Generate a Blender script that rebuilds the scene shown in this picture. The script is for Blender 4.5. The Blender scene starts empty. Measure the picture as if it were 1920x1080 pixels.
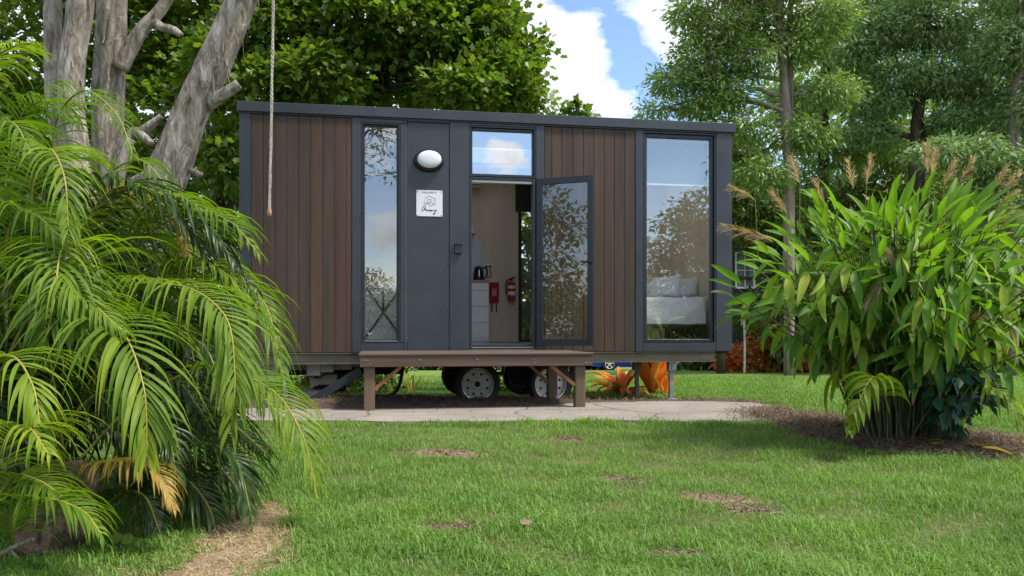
import bpy, math, random
import numpy as np
from mathutils import Vector, Matrix, noise as mnoise
R = math.radians
rng = np.random.default_rng(7)
random.seed(7)
scene = bpy.context.scene
COL = scene.collection
# ---------------------------------------------------------------- camera, light, exposure
F = 1500.0; CH = 0.83; HZ = 621.0          # focal length in px of the 1920 frame, eye height, horizon row
cam = bpy.data.cameras.new('camera'); camo = bpy.data.objects.new('camera', cam); COL.objects.link(camo)
camo.location = (0, 0, CH); camo.rotation_euler = (R(90), 0, 0)
cam.sensor_width = 36; cam.lens = 36*F/1920; cam.shift_y = (HZ-540)/1920; cam.clip_end = 600; cam.clip_start = .05
scene.camera = camo
SUN_EL, SUN_AZ = 60, 110                     # azimuth measured clockwise from +Y (towards +X)
sl = bpy.data.lights.new('sun', 'SUN'); sl.energy = 2.4; sl.angle = R(9); sl.color = (1, .95, .87)
so = bpy.data.objects.new('sun', sl); COL.objects.link(so)
sd = Vector((math.sin(R(SUN_AZ))*math.cos(R(SUN_EL)), math.cos(R(SUN_AZ))*math.cos(R(SUN_EL)), math.sin(R(SUN_EL))))
so.rotation_euler = sd.to_track_quat('Z', 'Y').to_euler()
w = bpy.data.worlds.new('World'); scene.world = w; w.use_nodes = True
nt = w.node_tree; nt.nodes.clear(); N = nt.nodes.new; K = nt.links.new
wo = N('ShaderNodeOutputWorld'); bg = N('ShaderNodeBackground'); bg.inputs[1].default_value = 0.15
sky = N('ShaderNodeTexSky'); sky.sky_type = 'NISHITA'; sky.sun_disc = False
sky.sun_elevation = R(SUN_EL); sky.sun_rotation = R(SUN_AZ); sky.air_density = 1.0; sky.dust_density = .6; sky.ozone_density = 2.5
tc = N('ShaderNodeTexCoord'); sx = N('ShaderNodeSeparateXYZ'); K(tc.outputs['Generated'], sx.inputs[0])
def wm(op, a, b=None, c=None, clamp=False):
    m = N('ShaderNodeMath'); m.operation = op; m.use_clamp = clamp
    for i, v in enumerate((a, b, c)):
        if v is None: continue
        if isinstance(v, (int, float)): m.inputs[i].default_value = v
        else: K(v, m.inputs[i])
    return m.outputs[0]
zz = wm('ADD', wm('MAXIMUM', sx.outputs[2], 0.0), .22)
cx = N('ShaderNodeCombineXYZ'); K(wm('DIVIDE', sx.outputs[0], zz), cx.inputs[0]); K(wm('DIVIDE', sx.outputs[1], zz), cx.inputs[1]); cx.inputs[2].default_value = 3.1
def wnoise(scale, det, rough, dist=0.0, off=(0, 0, 0)):
    mp = N('ShaderNodeMapping'); K(cx.outputs[0], mp.inputs[0]); mp.inputs['Location'].default_value = off
    n = N('ShaderNodeTexNoise'); n.inputs['Scale'].default_value = scale; n.inputs['Detail'].default_value = det
    n.inputs['Roughness'].default_value = rough; n.inputs['Distortion'].default_value = dist
    K(mp.outputs[0], n.inputs['Vector']); return n.outputs[0]
big = wnoise(1.15, 9, .56, .25, (2.2, .6, 0)); fine = wnoise(4.5, 7, .6, .3); wisp = wnoise(17, 6, .6, .4, (5, 3, 1))
dens = wm('ADD', wm('MULTIPLY', big, .80), wm('ADD', wm('MULTIPLY', fine, .34), wm('MULTIPLY', wm('SUBTRACT', wisp, .5), .20)))
def blob(d, sharp, amt):     # a cloud bank or a gap in a given direction of the sky
    v = Vector(d).normalized(); dt = N('ShaderNodeVectorMath'); dt.operation = 'DOT_PRODUCT'
    nrm = N('ShaderNodeVectorMath'); nrm.operation = 'NORMALIZE'; K(tc.outputs['Generated'], nrm.inputs[0])
    K(nrm.outputs[0], dt.inputs[0]); dt.inputs[1].default_value = v
    g = wm('POWER', 2.718, wm('MULTIPLY', wm('SUBTRACT', dt.outputs['Value'], 1.0), sharp))
    return wm('MULTIPLY', g, amt)
def pd(px, py): return ((px-960)/F, 1, (HZ-py)/F)
for (px, py, sh, am) in ((1030, 120, 260, .10), (1100, 190, 500, .10), (960, 210, 90, .06), (1275, 40, 900, .10), (1100, 75, 2500, .06), (1160, 55, 2600, -.12), (1225, 30, 2500, .07), (1110, 95, 3000, .05), (1195, 125, 2200, -.15), (1150, 85, 1800, -.06), (1060, -10, 1500, -.13), (1150, -10, 1500, -.06), (1290, 200, 900, -.08)):
    dens = wm('ADD', dens, blob(pd(px, py), sh, am))
for (d, sh, am) in (((.17, -1.0, .115), 700, .13), ((.17, -1, .172), 1500, -.14), ((.17, -1, .225), 900, .12), ((.53, -.87, .26), 30, -.12), ((.314, -.949, .222), 260, -.16), ((.302, -.949, .232), 9000, .17), ((.330, -.949, .228), 9000, .18), ((.316, -.949, .212), 5000, .20), ((.345, -.949, .210), 9000, .10), ((.290, -.949, .210), 9000, .10)):
    dens = wm('ADD', dens, blob(d, sh, am))
rp = N('ShaderNodeValToRGB'); K(dens, rp.inputs[0]); rp.color_ramp.elements[0].position = .528; rp.color_ramp.elements[1].position = .635
shade = N('ShaderNodeValToRGB'); K(wm('ADD', wm('MULTIPLY', dens, .6), wm('MULTIPLY', wnoise(2.6, 6, .6, 0, (.35, .2, .5)), .5)), shade.inputs[0])
shade.color_ramp.elements[0].position = .56; shade.color_ramp.elements[0].color = (4.5, 4.55, 4.65, 1)
shade.color_ramp.elements[1].position = .70; shade.color_ramp.elements[1].color = (3.0, 3.15, 3.45, 1)
skc = N('ShaderNodeMix'); skc.data_type = 'RGBA'; skc.blend_type = 'MULTIPLY'; skc.inputs[0].default_value = 1
K(sky.outputs[0], skc.inputs[6]); skc.inputs[7].default_value = (.72, .73, .745, 1)
mx = N('ShaderNodeMix'); mx.data_type = 'RGBA'; K(rp.outputs[0], mx.inputs[0]); K(skc.outputs[2], mx.inputs[6]); K(shade.outputs[0], mx.inputs[7])
K(mx.outputs[2], bg.inputs[0]); K(bg.outputs[0], wo.inputs[0])
vs = scene.view_settings; vs.view_transform = 'Standard'; vs.look = 'None'; vs.gamma = 1; vs.exposure = 1.2; vs.use_curve_mapping = False
scene.render.engine = 'CYCLES'
scene.cycles.max_bounces = 8; scene.cycles.transparent_max_bounces = 12

# ---------------------------------------------------------------- helpers
def tag(o, label=None, cat=None, group=None, kind=None):
    if label: o['label'] = label
    if cat: o['category'] = cat
    if group: o['group'] = group
    if kind: o['kind'] = kind
    return o
def empty(name, loc, rz=0, label=None, cat=None, group=None):
    o = bpy.data.objects.new(name, None); COL.objects.link(o); o.location = loc; o.rotation_euler = (0, 0, rz)
    o.empty_display_size = .1
    return tag(o, label, cat, group)
def link(name, me, mat=None, parent=None, loc=(0, 0, 0)):
    o = bpy.data.objects.new(name, me); COL.objects.link(o); o.location = loc
    if mat is not None and not me.materials: me.materials.append(mat)
    if parent: o.parent = parent
    return o
def mk(name, V, faces, mat=None, parent=None, loc=(0, 0, 0), smooth=False, rnd=None, uv=None, org=None):
    """faces: list of index tuples, or an (n,k) int array; rnd: per-vertex float; uv: per-vertex (u,v)"""
    V = np.asarray(V, dtype=np.float64)
    if org is not None: V = V - np.asarray(org)
    me = bpy.data.meshes.new(name)
    if isinstance(faces, np.ndarray):
        n, k = faces.shape
        me.vertices.add(len(V)); me.vertices.foreach_set('co', V.astype(np.float32).ravel())
        me.loops.add(n*k); me.loops.foreach_set('vertex_index', faces.astype(np.int32).ravel())
        me.polygons.add(n); me.polygons.foreach_set('loop_start', np.arange(0, n*k, k, dtype=np.int32))
        me.polygons.foreach_set('loop_total', np.full(n, k, dtype=np.int32))
        me.update(calc_edges=True)
    else:
        me.from_pydata([tuple(v) for v in V], [], faces)
    if rnd is not None:
        a = me.attributes.new('rnd', 'FLOAT', 'POINT'); a.data.foreach_set('value', np.asarray(rnd, dtype=np.float32))
    if uv is not None:
        a = me.attributes.new('lu', 'FLOAT', 'POINT'); a.data.foreach_set('value', np.asarray(uv)[:, 0].astype(np.float32))
        a = me.attributes.new('lv', 'FLOAT', 'POINT'); a.data.foreach_set('value', np.asarray(uv)[:, 1].astype(np.float32))
    if smooth: me.polygons.foreach_set('use_smooth', np.ones(len(me.polygons), dtype=bool))
    return link(name, me, mat, parent, loc)
class MB:
    """collects shapes for ONE mesh"""
    def __init__(s): s.v = []; s.f = []
    def add(s, V, Fc):
        b = len(s.v); s.v += [tuple(v) for v in V]; s.f += [tuple(i+b for i in f) for f in Fc]; return s
    def box(s, x0, x1, y0, y1, z0, z1, b=0.0):
        if x1 < x0: x0, x1 = x1, x0
        if y1 < y0: y0, y1 = y1, y0
        if z1 < z0: z0, z1 = z1, z0
        if b <= 0:
            V = [(x, y, z) for z in (z0, z1) for (x, y) in ((x0, y0), (x1, y0), (x1, y1), (x0, y1))]
            return s.add(V, [(3, 2, 1, 0), (4, 5, 6, 7), (0, 1, 5, 4), (1, 2, 6, 5), (2, 3, 7, 6), (3, 0, 4, 7)])
        b = min(b, (x1-x0)*.45, (y1-y0)*.45, (z1-z0)*.45)
        V = []
        for z, ins in ((z0, b), (z0+b, 0), (z1-b, 0), (z1, b)):
            for (x, y, dx, dy) in ((x0, y0, 1, 1), (x1, y0, -1, 1), (x1, y1, -1, -1), (x0, y1, 1, -1)):
                c = b-ins if ins == 0 else b
                if ins == 0: V += [(x+dx*b, y, z), (x, y+dy*b, z)] if dx*dy > 0 else [(x, y+dy*b, z), (x+dx*b, y, z)]
                else: V += [(x+dx*b*1.6, y+dy*b*.6, z), (x+dx*b*.6, y+dy*b*1.6, z)] if dx*dy > 0 else [(x+dx*b*.6, y+dy*b*1.6, z), (x+dx*b*1.6, y+dy*b*.6, z)]
        # ring order must run round the box: rebuild as octagon rings
        rings = []
        for z, k in ((z0, 1.), (z0+b, 0.), (z1-b, 0.), (z1, 1.)):
            i = b*k
            rings.append([(x0+b, y0+i, z), (x1-b, y0+i, z), (x1-i, y0+b, z), (x1-i, y1-b, z), (x1-b, y1-i, z), (x0+b, y1-i, z), (x0+i, y1-b, z), (x0+i, y0+b, z)])
        V = [p for r in rings for p in r]; Fc = [tuple(range(7, -1, -1)), tuple(range(24, 32))]
        for r in range(3):
            for q in range(8): Fc.append((r*8+q, r*8+(q+1) % 8, (r+1)*8+(q+1) % 8, (r+1)*8+q))
        return s.add(V, Fc)
    def bar(s, p, q, w, h=None, up=(0, 0, 1)):
        """rectangular bar from p to q"""
        h = h or w; p = Vector(p); q = Vector(q); d = (q-p).normalized(); u = Vector(up)
        a = d.cross(u)
        if a.length < 1e-4: a = d.cross(Vector((1, 0, 0)))
        a.normalize(); c = a.cross(d).normalized()
        V = [e+a*i*w/2+c*j*h/2 for e in (p, q) for (i, j) in ((-1, -1), (1, -1), (1, 1), (-1, 1))]
        return s.add(V, [(3, 2, 1, 0), (4, 5, 6, 7), (0, 1, 5, 4), (1, 2, 6, 5), (2, 3, 7, 6), (3, 0, 4, 7)])
    def tube(s, pts, rad, n=8, cap=True):
        V, Fc = tube_geo(pts, rad, n, cap); return s.add(V, Fc)
    def lathe(s, prof, n=24, axis='z', c=(0, 0, 0), flip=False):
        V = []; Fc = []
        for (r, h) in prof:
            for k in range(n):
                a = 2*math.pi*k/n; x, y = r*math.cos(a), r*math.sin(a)
                V.append((c[0]+x, c[1]+y, c[2]+h) if axis == 'z' else (c[0]+x, c[1]+h, c[2]+y))
        for i in range(len(prof)-1):
            for k in range(n):
                f = (i*n+k, i*n+(k+1) % n, (i+1)*n+(k+1) % n, (i+1)*n+k)
                Fc.append(f if axis == 'z' else f[::-1])
        return s.add(V, Fc)
    def build(s, name, mat, parent=None, loc=(0, 0, 0), smooth=False, org=None):
        V = s.v
        o = mk(name, V, s.f, mat, parent, loc, smooth, org=org)
        return o
def tube_geo(pts, rad, n=8, cap=True, wob=0.0, seed=0):
    pts = [Vector(p) for p in pts]; V = []; Fc = []
    if isinstance(rad, (int, float)): rad = [rad]*len(pts)
    prev = None
    for i, p in enumerate(pts):
        d = (pts[min(i+1, len(pts)-1)]-pts[max(i-1, 0)]).normalized()
        if prev is None:
            a = d.cross(Vector((0, 1, .01)));
            if a.length < .05: a = d.cross(Vector((1, 0, 0)))
        else: a = prev-d*prev.dot(d)
        a.normalize(); prev = a; b = d.cross(a)
        for k in range(n):
            t = 2*math.pi*k/n; r = rad[i]
            if wob: r *= 1+wob*mnoise.noise(Vector((math.cos(t)*1.3+seed, math.sin(t)*1.3, i*.35)))+wob*.5*mnoise.noise(Vector((math.cos(t)*3.3+seed, math.sin(t)*3.3, i*.9)))
            V.append(p+a*math.cos(t)*r+b*math.sin(t)*r)
    for i in range(len(pts)-1):
        for k in range(n): Fc.append((i*n+k, i*n+(k+1) % n, (i+1)*n+(k+1) % n, (i+1)*n+k))
    if cap: Fc += [tuple(range(n-1, -1, -1)), tuple(range((len(pts)-1)*n, len(pts)*n))]
    return V, Fc
def smooth_path(pts, sub=6):
    """Catmull-Rom through pts (tuples of any length)"""
    P = [np.array(p, float) for p in pts]; P = [2*P[0]-P[1]]+P+[2*P[-1]-P[-2]]; out = []
    for i in range(1, len(P)-2):
        for j in range(sub):
            t = j/sub; a, b, c, d = P[i-1:i+3]
            out.append(.5*((2*b)+(-a+c)*t+(2*a-5*b+4*c-d)*t*t+(-a+3*b-3*c+d)*t**3))
    out.append(P[-2]); return out
def W(px, py, Y): return np.array([(px-960)/F*Y, Y, CH-(py-HZ)/F*Y])
def unit(a): return a/np.maximum(np.linalg.norm(a, axis=-1, keepdims=True), 1e-9)
def scatter(T, TF, P, X, Z, S, rnd, uv=None):
    """copies of a leaf template (x along the leaf, z its normal) -> V, F, rnd, uv"""
    X = unit(X); Yv = unit(np.cross(Z, X)); Zv = np.cross(X, Yv); T = np.asarray(T, float); n, k = len(P), len(T)
    if np.ndim(S) == 1: S = S[:, None]
    V = P[:, None, :]+S[:, None, :]*(T[None, :, 0:1]*X[:, None, :]+T[None, :, 1:2]*Yv[:, None, :]+T[None, :, 2:3]*Zv[:, None, :])
    TF = np.asarray(TF); Fc = (TF[None]+(np.arange(n)*k)[:, None, None]).reshape(-1, TF.shape[1])
    u = None
    if uv is not None: u = np.tile(np.asarray(uv, float), (n, 1))
    return V.reshape(-1, 3), Fc, np.repeat(rnd, k), u
def gz(x, y):
    """height of the ground"""
    x = np.asarray(x, float); y = np.asarray(y, float)
    z = .018*np.sin(x*1.7+y*.6)+.015*np.sin(y*2.3-x*.8)+.008*np.sin(x*5.1+1)*np.sin(y*4.3)
    z = z*np.clip((7.0-y)/1.5, 0, 1)*np.where(y > 0, 1, .5)
    back = np.interp(y, [9.3, 13, 20, 28, 42, 70], [0, .17, .30, .56, 1.19, 1.8])
    dip = .075*np.exp(-((y-10.9)/1.5)**4)*np.exp(-((x+.2)/3.4)**6)
    return z-back-dip-.004

# ---------------------------------------------------------------- materials
def newmat(name):
    m = bpy.data.materials.new(name); m.use_nodes = True; t = m.node_tree; b = t.nodes['Principled BSDF']; return m, t, b
def ramp(t, stops, fac):
    r = t.nodes.new('ShaderNodeValToRGB'); e = r.color_ramp.elements
    while len(e) < len(stops): e.new(.5)
    for i, (p, c) in enumerate(stops): e[i].position = p; e[i].color = (*c, 1)
    t.links.new(fac, r.inputs[0]); return r.outputs[0]
def mapped(t, scale, coord='Object'):
    c = t.nodes.new('ShaderNodeTexCoord'); m = t.nodes.new('ShaderNodeMapping'); m.inputs['Scale'].default_value = scale
    t.links.new(c.outputs[coord], m.inputs[0]); return m.outputs[0]
def tnoise(t, vec, scale, det=4, rough=.55, dist=0.0):
    n = t.nodes.new('ShaderNodeTexNoise'); n.inputs['Scale'].default_value = scale; n.inputs['Detail'].default_value = det
    n.inputs['Roughness'].default_value = rough; n.inputs['Distortion'].default_value = dist
    if vec is not None: t.links.new(vec, n.inputs['Vector'])
    return n.outputs[0]
def bump(t, b, h, s=.3, d=.01):
    n = t.nodes.new('ShaderNodeBump'); n.inputs['Strength'].default_value = s; n.inputs['Distance'].default_value = d
    t.links.new(h, n.inputs['Height']); t.links.new(n.outputs[0], b.inputs['Normal'])
def mixc(t, f, a, b, mode='MIX'):
    m = t.nodes.new('ShaderNodeMix'); m.data_type = 'RGBA'; m.blend_type = mode
    for i, v in ((0, f), (6, a), (7, b)):
        if isinstance(v, (int, float)): m.inputs[i].default_value = v
        elif isinstance(v, tuple): m.inputs[i].default_value = (*v, 1)
        else: t.links.new(v, m.inputs[i])
    return m.outputs[2]
def tmath(t, op, a, b=None):
    m = t.nodes.new('ShaderNodeMath'); m.operation = op
    for i, v in enumerate((a, b)):
        if v is None: continue
        if isinstance(v, (int, float)): m.inputs[i].default_value = v
        else: t.links.new(v, m.inputs[i])
    return m.outputs[0]
def attr(t, name):
    a = t.nodes.new('ShaderNodeAttribute'); a.attribute_name = name; return a.outputs['Fac']
def simple(name, c, rough=.5, metal=0, var=.12, scale=6, bmp=0, bscale=40, spec=.5, stretch=(1, 1, 1)):
    m, t, b = newmat(name); v = mapped(t, stretch)
    n = tnoise(t, v, scale, 5, .6)
    lo = tuple(x*(1-var) for x in c); hi = tuple(min(x*(1+var), 1) for x in c)
    t.links.new(ramp(t, [(.3, lo), (.7, hi)], n), b.inputs['Base Color'])
    b.inputs['Roughness'].default_value = rough; b.inputs['Metallic'].default_value = metal; b.inputs['Specular IOR Level'].default_value = spec
    rr = t.nodes.new('ShaderNodeMapRange'); t.links.new(n, rr.inputs[0]); rr.inputs[3].default_value = max(rough-.08, .02); rr.inputs[4].default_value = min(rough+.1, 1)
    t.links.new(rr.outputs[0], b.inputs['Roughness'])
    if bmp: bump(t, b, tnoise(t, v, bscale, 4), bmp)
    return m
def leafmat(name, stops, transl=.35, rough=.45, tip=None, spec=.4, stripes=False, nscale=.6, nvar=.35, tcol=(1.5, 1.6, .5)):
    """leaf colour from a per-leaf random value, larger patches of lighter and darker growth, translucent blade"""
    m, t, b = newmat(name); r = attr(t, 'rnd'); n = tnoise(t, mapped(t, (1, 1, 1)), nscale, 3)
    f = tmath(t, 'ADD', tmath(t, 'MULTIPLY', r, 1-nvar), tmath(t, 'MULTIPLY', n, nvar))
    c = ramp(t, stops, f)
    if tip:
        u = attr(t, 'lu'); lim, tc_ = tip
        e = tmath(t, 'ADD', u, tmath(t, 'MULTIPLY', r, .3)); mr = t.nodes.new('ShaderNodeMapRange'); mr.inputs[1].default_value = lim; mr.inputs[2].default_value = lim+.08
        t.links.new(e, mr.inputs[0]); c = mixc(t, mr.outputs[0], c, tc_)
    if stripes:
        vv = attr(t, 'lv'); s = tmath(t, 'SINE', tmath(t, 'MULTIPLY', vv, 24.0)); s = tmath(t, 'ADD', tmath(t, 'MULTIPLY', s, .09), 1.0)
        mid = t.nodes.new('ShaderNodeMapRange'); t.links.new(tmath(t, 'ABSOLUTE', vv), mid.inputs[0]); mid.inputs[1].default_value = 0; mid.inputs[2].default_value = .12; mid.inputs[3].default_value = .55; mid.inputs[4].default_value = 0
        cc = t.nodes.new('ShaderNodeVectorMath'); cc.operation = 'SCALE'; t.links.new(c, cc.inputs[0]); t.links.new(s, cc.inputs['Scale']); c = cc.outputs[0]
        c = mixc(t, mid.outputs[0], c, (.22, .30, .06))
    t.links.new(c, b.inputs['Base Color']); b.inputs['Roughness'].default_value = rough; b.inputs['Specular IOR Level'].default_value = spec
    tr = t.nodes.new('ShaderNodeBsdfTranslucent'); t.links.new(mixc(t, 1.0, c, tcol, 'MULTIPLY'), tr.inputs[0])
    ms = t.nodes.new('ShaderNodeMixShader'); ms.inputs[0].default_value = transl
    t.links.new(b.outputs[0], ms.inputs[1]); t.links.new(tr.outputs[0], ms.inputs[2])
    t.links.new(ms.outputs[0], t.nodes['Material Output'].inputs[0]); return m
def glassmat(name, refl=.35, tint=(.75, .78, .76), rough=0.0):
    m, t, b = newmat(name); t.nodes.remove(b)
    g = t.nodes.new('ShaderNodeBsdfGlossy'); g.inputs['Roughness'].default_value = rough; g.inputs['Color'].default_value = (1, 1, 1, 1)
    bn = t.nodes.new('ShaderNodeBump'); bn.inputs['Strength'].default_value = .25; bn.inputs['Distance'].default_value = .004; t.links.new(tnoise(t, mapped(t, (1, 1, 1)), 2.2, 2), bn.inputs['Height']); t.links.new(bn.outputs[0], g.inputs['Normal'])
    tr = t.nodes.new('ShaderNodeBsdfTransparent'); tr.inputs[0].default_value = (*tint, 1)
    fr = t.nodes.new('ShaderNodeFresnel'); fr.inputs[0].default_value = 1.5
    ge = t.nodes.new('ShaderNodeNewGeometry'); ff = tmath(t, 'SUBTRACT', 1.0, ge.outputs['Backfacing'])
    ms = t.nodes.new('ShaderNodeMixShader'); t.links.new(tmath(t, 'MULTIPLY', tmath(t, 'ADD', tmath(t, 'MULTIPLY', fr.outputs[0], .8), refl), ff), ms.inputs[0])
    t.links.new(tr.outputs[0], ms.inputs[1]); t.links.new(g.outputs[0], ms.inputs[2]); t.links.new(ms.outputs[0], t.nodes['Material Output'].inputs[0]); return m
M = {}
M['trim'] = simple('painted_steel', (.035, .040, .049), .38, var=.2, scale=2.2, bmp=.05, bscale=60, spec=.55)
M['frame'] = simple('window_frame_paint', (.022, .027, .036), .32, var=.08, spec=.5)
M['black'] = simple('black_plastic', (.012, .012, .013), .4)
M['rubber'] = simple('rubber', (.018, .018, .018), .75, bmp=.2, bscale=30)
M['white'] = simple('white_enamel', (.76, .77, .78), .35, var=.04)
M['lens'] = simple('opal_lens', (.72, .74, .78), .3, var=.03)
M['galv'] = simple('galvanised_steel', (.30, .31, .31), .5, .55, var=.25, scale=14)
M['olive'] = simple('weathered_channel_steel', (.15, .135, .095), .65, 0, var=.3, scale=4, stretch=(1, 4, 4))
M['under'] = simple('underbody', (.03, .03, .03), .85)
M['beige'] = simple('plywood_lining', (.66, .565, .47), .6, var=.1, scale=3, stretch=(1, 1, .15))
M['lino'] = simple('vinyl_floor', (.22, .17, .13), .5, stretch=(1, 8, 1))
M['alu'] = simple('aluminium', (.6, .6, .6), .35, .8, var=.08)
M['red'] = simple('red_paint', (.42, .015, .02), .3, var=.08)
M['redcloth'] = simple('red_cloth', (.36, .02, .035), .8, bmp=.3, bscale=30)
M['chrome'] = simple('chrome', (.7, .7, .72), .15, 1, var=.03)
M['sheet'] = simple('bed_linen', (.90, .91, .94), .9, var=.05, bmp=.35, bscale=9)
M['steelwheel'] = simple('wheel_enamel', (.72, .71, .69), .45, var=.12, scale=12)
M['blind'] = simple('blind_fabric', (.20, .22, .24), .85, var=.05)
M['splash'] = simple('splashback', (.5, .58, .66), .25, var=.04)
M['blue'] = simple('car_paint', (.01, .04, .28), .2, var=.04)
M['glassd'] = glassmat('door_glass', .12, (.86, .86, .84))
M['glasst'] = glassmat('top_light_glass', .52, (.9, .9, .9))
M['glassw'] = glassmat('window_glass', .25, (.995, 1, .995))
# composite timber cladding: each board its own tone from the object's random value, streaky grain
def timber(name, c1, c2, c3, st=(40, 40, 1.2), rough=.6, objvar=.5, coord='Object'):
    m, t, b = newmat(name); oi = t.nodes.new('ShaderNodeObjectInfo'); c = t.nodes.new('ShaderNodeTexCoord')
    ad = t.nodes.new('ShaderNodeVectorMath'); ad.operation = 'MULTIPLY_ADD'; t.links.new(c.outputs[coord], ad.inputs[0]); ad.inputs[1].default_value = st
    sc = t.nodes.new('ShaderNodeVectorMath'); sc.operation = 'SCALE'; sc.inputs[0].default_value = (37, 17, 29); t.links.new(oi.outputs['Random'], sc.inputs['Scale']); t.links.new(sc.outputs[0], ad.inputs[2])
    n1 = tnoise(t, ad.outputs[0], 1.0, 6, .65, .3)
    n2 = tnoise(t, ad.outputs[0], .22, 3, .6, .2)
    f = tmath(t, 'ADD', tmath(t, 'MULTIPLY', n1, .5), tmath(t, 'MULTIPLY', n2, .5))
    col = ramp(t, [(.32, c1), (.5, c2), (.68, c3)], f)
    tone = ramp(t, [(0, (.80, .88, .97)), (.5, (1, 1, 1)), (1, (1.18, .98, .86))], oi.outputs['Random'])
    col = mixc(t, objvar, col, mixc(t, 1.0, col, tone, 'MULTIPLY'))
    t.links.new(col, b.inputs['Base Color']); b.inputs['Roughness'].default_value = rough; b.inputs['Specular IOR Level'].default_value = .35
    bump(t, b, n1, .25, .004); return m
M['clad'] = timber('timber_cladding', (.042, .028, .020), (.068, .044, .031), (.100, .063, .043), objvar=.9)
M['deck'] = timber('oiled_deck_timber', (.062, .043, .033), (.100, .070, .053), (.16, .118, .092), st=(1.5, 30, 30), objvar=.9)
M['post'] = timber('post_timber', (.085, .058, .038), (.135, .092, .060), (.19, .135, .09), st=(30, 30, 1.6))
M['brace'] = timber('brace_timber', (.16, .078, .034), (.24, .12, .052), (.32, .17, .078), st=(12, 12, 12))
# bark
def barkmat(name, cols, st=(14, 14, 1.6), s=.8, d=.02):
    m, t, b = newmat(name); v = mapped(t, st); n = tnoise(t, v, 1.0, 9, .68, .8); n2 = tnoise(t, mapped(t, (1.5, 1.5, .8)), 2.0, 4)
    col = ramp(t, [(.28, cols[0]), (.47, cols[1]), (.66, cols[2])], n)
    col = mixc(t, tmath(t, 'MULTIPLY', n2, .55), col, mixc(t, 1.0, col, (.8, .72, .62), 'MULTIPLY'))
    t.links.new(col, b.inputs['Base Color']); b.inputs['Roughness'].default_value = .95; b.inputs['Specular IOR Level'].default_value = .15
    bump(t, b, n, s, d); return m
M['paperbark'] = barkmat('paperbark', ((.07, .052, .040), (.36, .31, .26), (.74, .68, .60)), (14, 14, 4.0), 1.0, .06)
M['gumbark'] = barkmat('gum_bark', ((.10, .08, .065), (.22, .18, .15), (.36, .32, .28)), (6, 6, .9), .5)
M['darkbark'] = barkmat('dark_bark', ((.03, .022, .017), (.07, .055, .042), (.13, .105, .08)), (8, 8, 1.5), .5)
# foliage
M['l_palm'] = leafmat('palm_leaflets', [(0, (0.046, 0.096, 0.016)), (.42, (0.105, 0.192, 0.020)), (.72, (0.230, 0.318, 0.027)), (.93, (0.417, 0.408, 0.036)), (1, (0.708, 0.332, 0.036))], .45, .5, tip=(1.17, (.34, .22, .06)), nscale=1.6, spec=.28, nvar=.5)
M['l_palmshade'] = leafmat('painted_shade_leaflets', [(0, (0.014, 0.036, 0.009)), (.6, (0.034, 0.076, 0.012)), (1, (0.083, 0.128, 0.017))], .3, .4)  # darker leaflet copy, shade inside the palm put into its colour
M['l_palmold'] = leafmat('old_palm_leaflets', [(0, (.14, .17, .03)), (.5, (.36, .27, .05)), (1, (.46, .24, .07))], .35, .5)
M['rachis'] = leafmat('palm_rachis', [(0, (.22, .24, .04)), (1, (.36, .30, .06))], .1, .4)
M['darkcane'] = leafmat('palm_stem', [(0, (.05, .06, .02)), (1, (.10, .10, .03))], .05, .6)
M['l_maple'] = leafmat('broad_leaves', [(0, (0.043, 0.092, 0.014)), (.45, (0.098, 0.171, 0.022)), (.8, (0.208, 0.282, 0.034)), (1, (0.355, 0.367, 0.055))], .42, .42, nscale=.55, nvar=.55)
M['l_dark'] = leafmat('deep_green_leaves', [(0, (0.035, 0.071, 0.014)), (.5, (0.077, 0.134, 0.020)), (1, (0.191, 0.243, 0.036))], .3, .45, nscale=.4, nvar=.5)
M['l_gum'] = leafmat('gum_leaves', [(0, (0.099, 0.171, 0.048)), (.5, (0.196, 0.290, 0.077)), (1, (0.391, 0.450, 0.130))], .35, .42, nscale=.35, nvar=.5, tcol=(1.3, 1.5, .6))
M['l_gumgrey'] = leafmat('grey_green_leaves', [(0, (0.121, 0.212, 0.081)), (.5, (0.229, 0.332, 0.130)), (1, (0.429, 0.519, 0.218))], .3, .45, nscale=.35, nvar=.5, tcol=(1.2, 1.35, .7))
M['l_cane'] = leafmat('broad_grass_blades', [(0, (0.041, 0.108, 0.018)), (.40, (0.093, 0.210, 0.024)), (.72, (0.178, 0.318, 0.033)), (.90, (0.448, 0.447, 0.050)), (1, (0.747, 0.447, 0.055))], .40, .48, tip=(1.10, (.42, .28, .15)), stripes=True, nscale=2.5, nvar=.35, spec=.3)
M['l_grass'] = leafmat('grass_blades', [(0, (0.059, 0.138, 0.024)), (.35, (0.124, 0.242, 0.040)), (.62, (0.184, 0.330, 0.055)), (.85, (0.292, 0.429, 0.094)), (1, (0.497, 0.462, 0.220))], .38, .55, nscale=1.1, nvar=.62, tcol=(1.35, 1.3, .6))
M['l_orange'] = leafmat('orange_straps', [(0, (.70, .16, .015)), (.45, (.88, .32, .03)), (.8, (.92, .52, .12)), (1, (.90, .72, .42))], .45, .5, nscale=5, nvar=.5, tcol=(1.2, 1.1, .9))
M['l_croton'] = leafmat('croton_leaves', [(0, (0.240, 0.045, 0.024)), (.4, (0.510, 0.120, 0.024)), (.75, (0.675, 0.255, 0.036)), (1, (0.195, 0.270, 0.036))], .3, .5, nscale=2)
M['plume'] = leafmat('seed_plume', [(0, (.36, .23, .17)), (1, (.60, .45, .36))], .35, .8, nscale=3)
M['straw'] = leafmat('dry_litter', [(0, (.055, .036, .024)), (.45, (.125, .085, .056)), (.8, (.24, .17, .11)), (1, (.46, .35, .24))], .1, .9, nscale=2, nvar=.3)
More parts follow.
